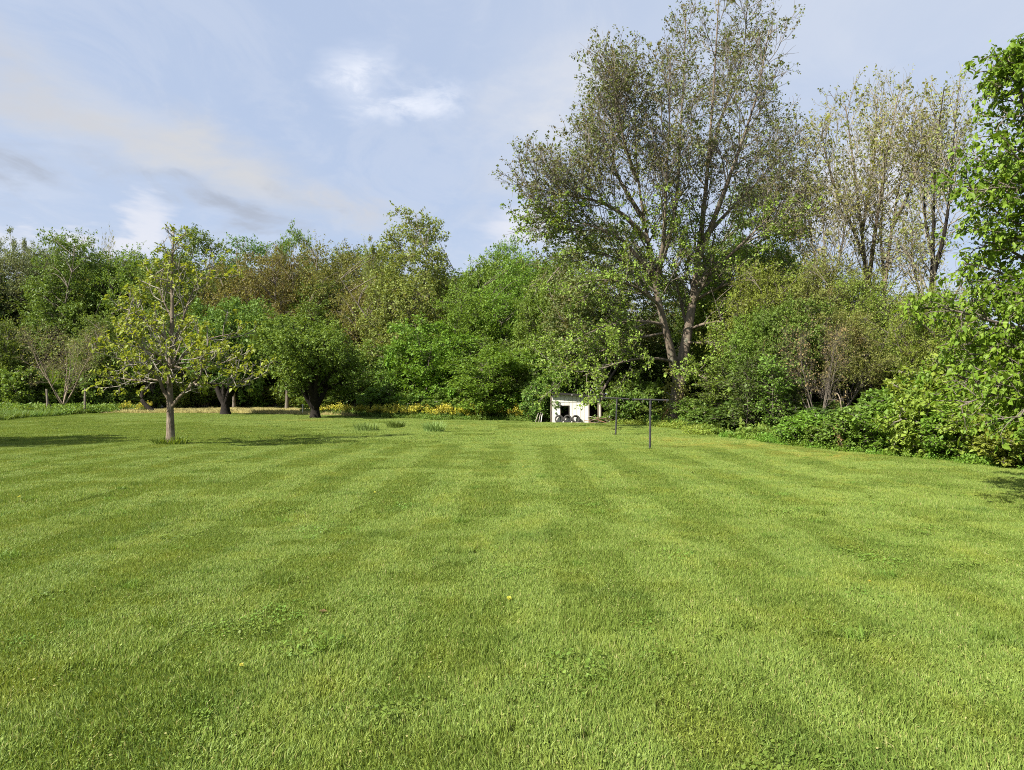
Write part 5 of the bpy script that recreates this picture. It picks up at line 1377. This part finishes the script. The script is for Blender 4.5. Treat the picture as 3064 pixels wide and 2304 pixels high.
roof_prism('fascia', -0.33, 3.98, -0.40, -0.37, -0.10, 0.028, 'roof')
for x in (0.02, 0.75, 1.50, 2.16, 2.9, 3.6):
    b = MB(); b.box((x, 0.9, roof_z(x) - 0.08), (0.05, 2.5, 0.09)); link('rafter', b.mesh('rafter', MATS['boards'], 0.004), shed)
for x in (1.50, 2.16):
    b = MB(); b.box((x, -0.415, roof_z(x) - 0.065), (0.06, 0.02, 0.07)); link('rafter_end', b.mesh('rafter_end', MATS['white'], 0.004), shed)

def sp(x, y=0.0, z=0.0):
    """shed coordinates to the world"""
    c, s_ = cos(SR), sin(SR)
    X, Y = SX + x * c - y * s_, SD + x * s_ + y * c
    return X, Y, float(gz(X, Y)) + z
def tyre_mesh():
    R, r = 0.245, 0.088; K, T = 40, 14; v, f = [], []
    for i in range(K):
        a = 2 * pi * i / K
        for j in range(T):
            t = 2 * pi * j / T
            rr = R + r * cos(t) * 0.95; zz = r * 1.15 * sin(t)
            if cos(t) > 0.55: rr = R + r * 0.86 + (0.010 if i % 2 == 0 else 0.0)       # flat tread with lugs
            if cos(t) < -0.4: rr = R - r * 0.42; zz *= 0.85                              # open bead
            v.append((rr * cos(a), zz, rr * sin(a)))
    for i in range(K):
        for j in range(T):
            f.append((i * T + j, ((i + 1) % K) * T + j, ((i + 1) % K) * T + (j + 1) % T, i * T + (j + 1) % T))
    b = MB(); b.add(v, f); return b.mesh('old_tyre', MATS['rubber'])
TY = tyre_mesh()
for (x, y, tl, rz, lab) in ((0.53, -0.26, -14, 0, 'old black tyre leaning on the shed wall below the left side of its window'), (1.17, -0.27, -15, 4, 'old black tyre leaning between the other two tyres at the shed'),
                            (1.80, -0.33, -24, 18, 'old black tyre leaning furthest over at the right of the row against the shed')):
    X, Y, Z = sp(x, y, 0.305)
    o = link('old_tyre', TY, None, (X, Y, Z), (radians(tl), 0, SR + radians(rz))); tag(o, lab, 'tyre', 'tyres leaning on the shed')

# branch pile by the door
X, Y, Z = sp(3.75, -0.75)
pile = thing('branch_pile', 'heap of cut branches and reddish sticks lying in front of the shed doorway', 'branch pile', (X, Y, Z), 0)
rp_ = random.Random(12)
for i in range(46):
    L_ = rp_.uniform(0.6, 2.0); cx = rp_.gauss(0, 0.62); cy_ = rp_.gauss(0, 0.28); az = rp_.gauss(0, 0.5) + (pi if rp_.random() < .5 else 0); h = max(0.03, 0.42 * math.exp(-(cx / 0.8) ** 2) * rp_.random())
    tl = rp_.gauss(0, 0.16); pts_ = []
    for k in range(5):
        s_ = (k / 4 - 0.5) * L_
        pts_.append((cx + s_ * cos(az) + rp_.gauss(0, 0.03), cy_ + s_ * sin(az) + rp_.gauss(0, 0.03), max(0.02, h + s_ * tl + rp_.gauss(0, 0.025))))
    r = rp_.uniform(0.010, 0.030); b = MB(); b.tube(pts_, [r, r * .9, r * .8, r * .7, r * .5], 6)
    link('stick', b.mesh('stick', MATS[['stick_wood', 'stick_red', 'stick_grey', 'stick_wood'][i % 4]], 0, True), pile)
b = MB(); b.tube([(0.05, -0.35, 0.05), (0.5, -0.38, 0.02), (0.85, -0.36, 0.10), (1.25, -0.32, 0.26), (1.6, -0.2, 0.42)], [0.05, 0.055, 0.05, 0.04, 0.025], 8)
link('stick', b.mesh('stick', MATS['stick_grey'], 0, True), pile)
tw = Br(np.array([[(random.gauss(0, .5), random.gauss(0, .2), .25), (random.gauss(0, .5), random.gauss(0, .2), .5)] for _ in range(40)]), np.full(40, .005), np.full(40, .004))
V, F = leaves(np.random.default_rng(3), tw, 9, 0.12, 0.6, 0, 0.06)
link('withered_leaves', mesh_np('withered_leaves', V, F, MATS['leaf_deep']), pile)
X, Y, Z = sp(4.28, -0.85)
b = MB(); b.box((0, 0, 0.30), (0.075, 0.03, 0.64), Vector((0, 0, 1)).to_track_quat('Z', 'Y').to_matrix())
tag(link('stake', b.mesh('stake', MATS['stake'], 0.006), None, (X, Y, Z), (0, radians(-2), 0)), 'short pale stake standing in the branch pile by the shed', 'stake')
for (x0, x1, h, mt, lab) in ((-1.28, -0.92, 1.05, 'stick_grey', 'leftmost grey pole leaning in the bushes left of the shed'), (-1.02, -0.82, 0.95, 'stick_grey', 'middle grey pole of the three leaning left of the shed'), (-0.84, -0.72, 0.8, 'stake', 'pale short board leaning closest to the left side of the shed')):
    X, Y, Z = sp(x0, -0.3); X2, Y2, _ = sp(x1, 0.25)
    b = MB(); b.tube([(0, 0, -0.02), ((X2 - X) * .5, (Y2 - Y) * .5, h * .52), (X2 - X, Y2 - Y, h)], [0.035, 0.033, 0.028], 8)
    tag(link('leaning_pole', b.mesh('leaning_pole', MATS[mt], 0, True), None, (X, Y, Z)), lab, 'pole')
for (p0, p1, lab) in (((1815, 545), (1940, 330), 'long thin stick leaning on the left of the maple trunk'), ((1845, 560), (1958, 325), 'second thin tan stick leaning on the maple trunk')):
    d = 47.6
    f_ = lambda q: (at((1560 + q[0] / 4.424) / 2.992, d), zat((1130 + q[1] / 4.424) / 2.992, d))
    (xa, za), (xb, zb_) = f_(p0), f_(p1)
    b = MB(); b.tube([(0, 0, -0.05), ((xb - xa) * .5, .1, (zb_ - za) * .5 + .1), (xb - xa, .25, zb_ - za)], [0.022, 0.02, 0.016], 6)
    tag(link('leaning_stick', b.mesh('leaning_stick', MATS['stick_red'], 0, True), None, (xa, d, float(gz(xa, d)))), lab, 'stick')

# ------------------------------------------------------------------ two T shaped clothes poles
def clothes_pole(label, x, y, h, half, lean, rz):
    root = thing('clothes_pole', label, 'clothes pole', (x, y, float(gz(x, y)) - 0.02), rz, 'clothes poles on the lawn')
    root.rotation_euler = (0, lean, rz)
    b = MB(); b.tube([(0, 0, -0.1), (0, 0, h * 0.5), (0, 0, h)], [0.042] * 3, 14); link('post', b.mesh('post', MATS['steel'], 0, False), root)
    b = MB(); b.tube([(-half, 0, h + 0.02), (0, 0, h + 0.025), (half, 0, h + 0.005)], [0.038] * 3, 14); link('crossbar', b.mesh('crossbar', MATS['steel'], 0, False), root)
    b = MB(); b.tube([(0, 0, h - 0.10), (0, 0, h - 0.02)], [0.055, 0.055], 14); link('collar', b.mesh('collar', MATS['steel']), root)
    for q in (-0.9, -0.45, 0.45, 0.9):
        b = MB(); n = 10
        b.tube([(half * q + 0.0 * i, 0.035 * cos(2 * pi * i / n), h - 0.045 + 0.03 * sin(2 * pi * i / n)) for i in range(n + 1)], [0.005] * (n + 1), 5); link('hook', b.mesh('hook', MATS['wire']), root)
    return root
clothes_pole('nearer of the two dark T shaped clothes poles, standing right of the other', PN[0], PN[1], 1.95, 0.72, radians(0.9), radians(4))
clothes_pole('farther T shaped dark clothes pole, between the shed and the nearer pole', PF[0], PF[1], 1.98, 0.66, radians(2.0), radians(4))
NTOP = (PN[0] + 0.03, PN[1], 1.93); FTOP = (PF[0] + 0.07, PF[1], 1.96)

# fence posts at the left and small marker posts
def fpost(label, px, d, h, r, lean=0.0):
    x = at(px, d); b = MB(); b.tube([(0, 0, -0.2), (0.01, 0, h * .5), (0, 0.01, h)], [r, r * .97, r * .93], 10)
    tag(link('wooden_post', b.mesh('wooden_post', MATS['post_wood'], 0, False), None, (x, d, float(gz(x, d))), (0, lean, 0)), label, 'post', 'wooden posts at the left')
fpost('weathered wooden post behind the end of the lily bed with a brace beside it', 48.0, 71.5, 2.75, 0.11, radians(-3))
fpost('straight weathered wooden post standing alone at the left of the lawn', 84.7, 76.5, 2.80, 0.12, radians(1))
x = at(48.8, 71.3); b = MB(); b.tube([(0, 0, 1.35), (0.35, 0.1, 0.7), (0.72, 0.2, 0.0)], [0.06] * 3, 8)
tag(link('brace_pole', b.mesh('brace_pole', MATS['bark_dark']), None, (x, 71.3, 0)), 'dark slanting brace propped against the left wooden post', 'brace')
x = at(302.8, 76); b = MB(); b.box((0, 0, 0.4), (0.09, 0.09, 1.15)); b.box((0, 0, 1.0), (0.16, 0.13, 0.14))
tag(link('marker_post', b.mesh('marker_post', MATS['stake'], 0.01), None, (x, 76, 0)), 'tiny pale marker post left of the round lawn tree at the field edge', 'post')

# crooked old trunk at the field edge
d = 80.0; ox = at(P2(335), d)
def op(px, py, dy=0): return (at(P2(px), d + dy) - ox, dy, zat(P2(py), d + dy))
hero('crooked_tree', 'crooked dark old tree leaning left at the edge of the dry field', 'tree', (ox, d, 0),
     [([(0, 0, -0.2), op(326, 885), op(312, 872), op(302, 860), op(311, 845), op(309, 825), op(306, 800), op(300, 770)], 0.30, 0.08), ([op(308, 828), op(325, 800), op(345, 775), op(350, 750)], 0.12, 0.04), ([op(308, 820), op(292, 795), op(280, 770)], 0.12, 0.04)],
     [dict(count=8, t0=0.6, t1=0.99, angle=52, angle_sd=12, length=lambda t, pl, z: np.full_like(t, 2.0), ratio=0.5, M=6, wander=0.16, up=0.05)],
     dict(rmin=0.012, br_per_m=2.2, br_ang=45, br_ratio=0.55, br_max=1.2, tw_per_m=3.0, tw_len=0.7, tw_ang=42, wander=0.2, up=0.04, sag=0.02),
     [(0.9, dict(per=8, size=0.24, wid=0.6, spread=0.10, droop=0.3), 'leaf_deep')], 'bark_dark', 'bark_dark', None, 61)

# hanging spray of dead leaves at the right bank
d = 27.0; hx = at(P2(1815), d)
rng = np.random.default_rng(5)
root = thing('dead_branch', 'broken branch with withered tan leaves hanging above the right bank of bushes', 'branch', (hx, d, 0), 0)
st = Br(np.array([polyline([(0.35, 1.2, zat(P2(850), d)), (0.18, 0.6, zat(P2(848), d)), (0.08, 0.1, zat(P2(866), d)), (0.03, -.05, zat(P2(905), d)), (-0.06, -.1, zat(P2(960), d))], 10)]), [0.020], [0.006])
V, q = tubes(st, 6); link('stem', mesh_np('stem', V, [q], MATS['bark_tan'], True), root)
bb, _, _ = grow(rng, st, 9, 0.66, 1.0, 40, 10, lambda t, pl, z: np.full_like(t, 0.38), 0.5, 5, 0.15, -0.25)
tt, _, _ = grow(rng, bb, 4, 0.2, 1, 40, 10, lambda t, pl, z: np.full_like(t, 0.2), 0.6, 3, 0.15, -0.3)
V, F = merge([tubes(bb, 4), tubes(tt, 3)]); link('twigs', mesh_np('twigs', V, F, MATS['bark_tan']), root)
V, F = leaves(rng, tt, 4, 0.085, 0.5, 0.1, 0.05, 1.0); link('withered_leaves', mesh_np('withered_leaves', V, F, MATS['leaf_dead']), root)
# ivy on the foot of the maple
rng = np.random.default_rng(6)
n = 260; a = rng.random(n) * 6.28; z = 3.2 * rng.random(n) ** 1.3
tw = Br(np.zeros((n, 2, 3)), np.full(n, .01), np.full(n, .008))
rr = 0.80 - 0.07 * z
tw.P[:, 0] = np.stack([rr * np.cos(a), rr * np.sin(a), z], 1); tw.P[:, 1] = tw.P[:, 0] + np.stack([.25 * np.cos(a), .25 * np.sin(a), -0.1 + 0.2 * rng.random(n)], 1)
V, F = leaves(rng, tw, 7, 0.13, 0.8, 0.0, 0.08, 0.5)
o = link('ivy', mesh_np('ivy', V, F, MATS['leaf_olive']), None, (MX, MD, 0)); tag(o, 'patchy ivy clinging round the foot of the big maple trunk', 'ivy')
# dry fallen leaf
d = EYE * F_PX / (1330 / 2.1602 - HORIZON); x = at(P2(690), d)
tw = Br(np.array([[(0, 0, 0), (0.02, 0, 0.01)]]), [.001], [.001]); V, F = leaves(np.random.default_rng(2), tw, 1, 0.07, 0.7, 0, 0, 0, hexa=True)
tag(link('fallen_leaf', mesh_np('fallen_leaf', V, F, MATS['leaf_dead']), None, (x, d, float(gz(x, d)) + 0.055)), 'small dry brown leaf lying on the near grass', 'leaf')

# each member of a row gets its own place in the row, counted from the left
ORD = 'leftmost second third fourth fifth sixth seventh eighth ninth tenth eleventh twelfth thirteenth fourteenth fifteenth sixteenth seventeenth eighteenth nineteenth twentieth twenty-first twenty-second twenty-third twenty-fourth twenty-fifth twenty-sixth twenty-seventh twenty-eighth twenty-ninth thirtieth'.split()
TONE = dict(leaf_mid='mid green', leaf_deep='deep green', leaf_bright='bright green', leaf_yellowgreen='yellow green', leaf_deep_shaded='dark green', leaf_olive='olive', leaf_greyolive='grey green')
for grp, noun, place in (('hedge row beyond the dry field', 'bush', 'in the hedge row beyond the dry field'),
                         ('bushes at the foot of the trees', 'bush', 'at the foot of the trees behind the wildflowers'),
                         ('taller bushes behind the right hand bank', 'tall bush', 'behind the right hand bank'),
                         ('broad crowns in the second row of the wood', 'broad crown', 'in the second row of the wood'),
                         ('tall young growth at the wood edge', 'young growth', 'between wood edge bushes and trees'),
                         ('saplings in the shade', 'thin sapling', 'in the shade right of the maple')):
    mem = sorted([o for o in scene.objects if o.get('group') == grp], key=lambda o: o.location.x / o.location.y)
    for o, w_ in zip(mem, ORD):
        cr = [c for c in o.children if c.name.startswith('crown')][0]
        tone = TONE.get(cr.material_slots[0].material.name, 'green')
        o['label'] = ('%s %s, leftmost %s' % (tone, noun, place)) if w_ == 'leftmost' else ('%s %s, %s from the left %s' % (tone, noun, w_, place))
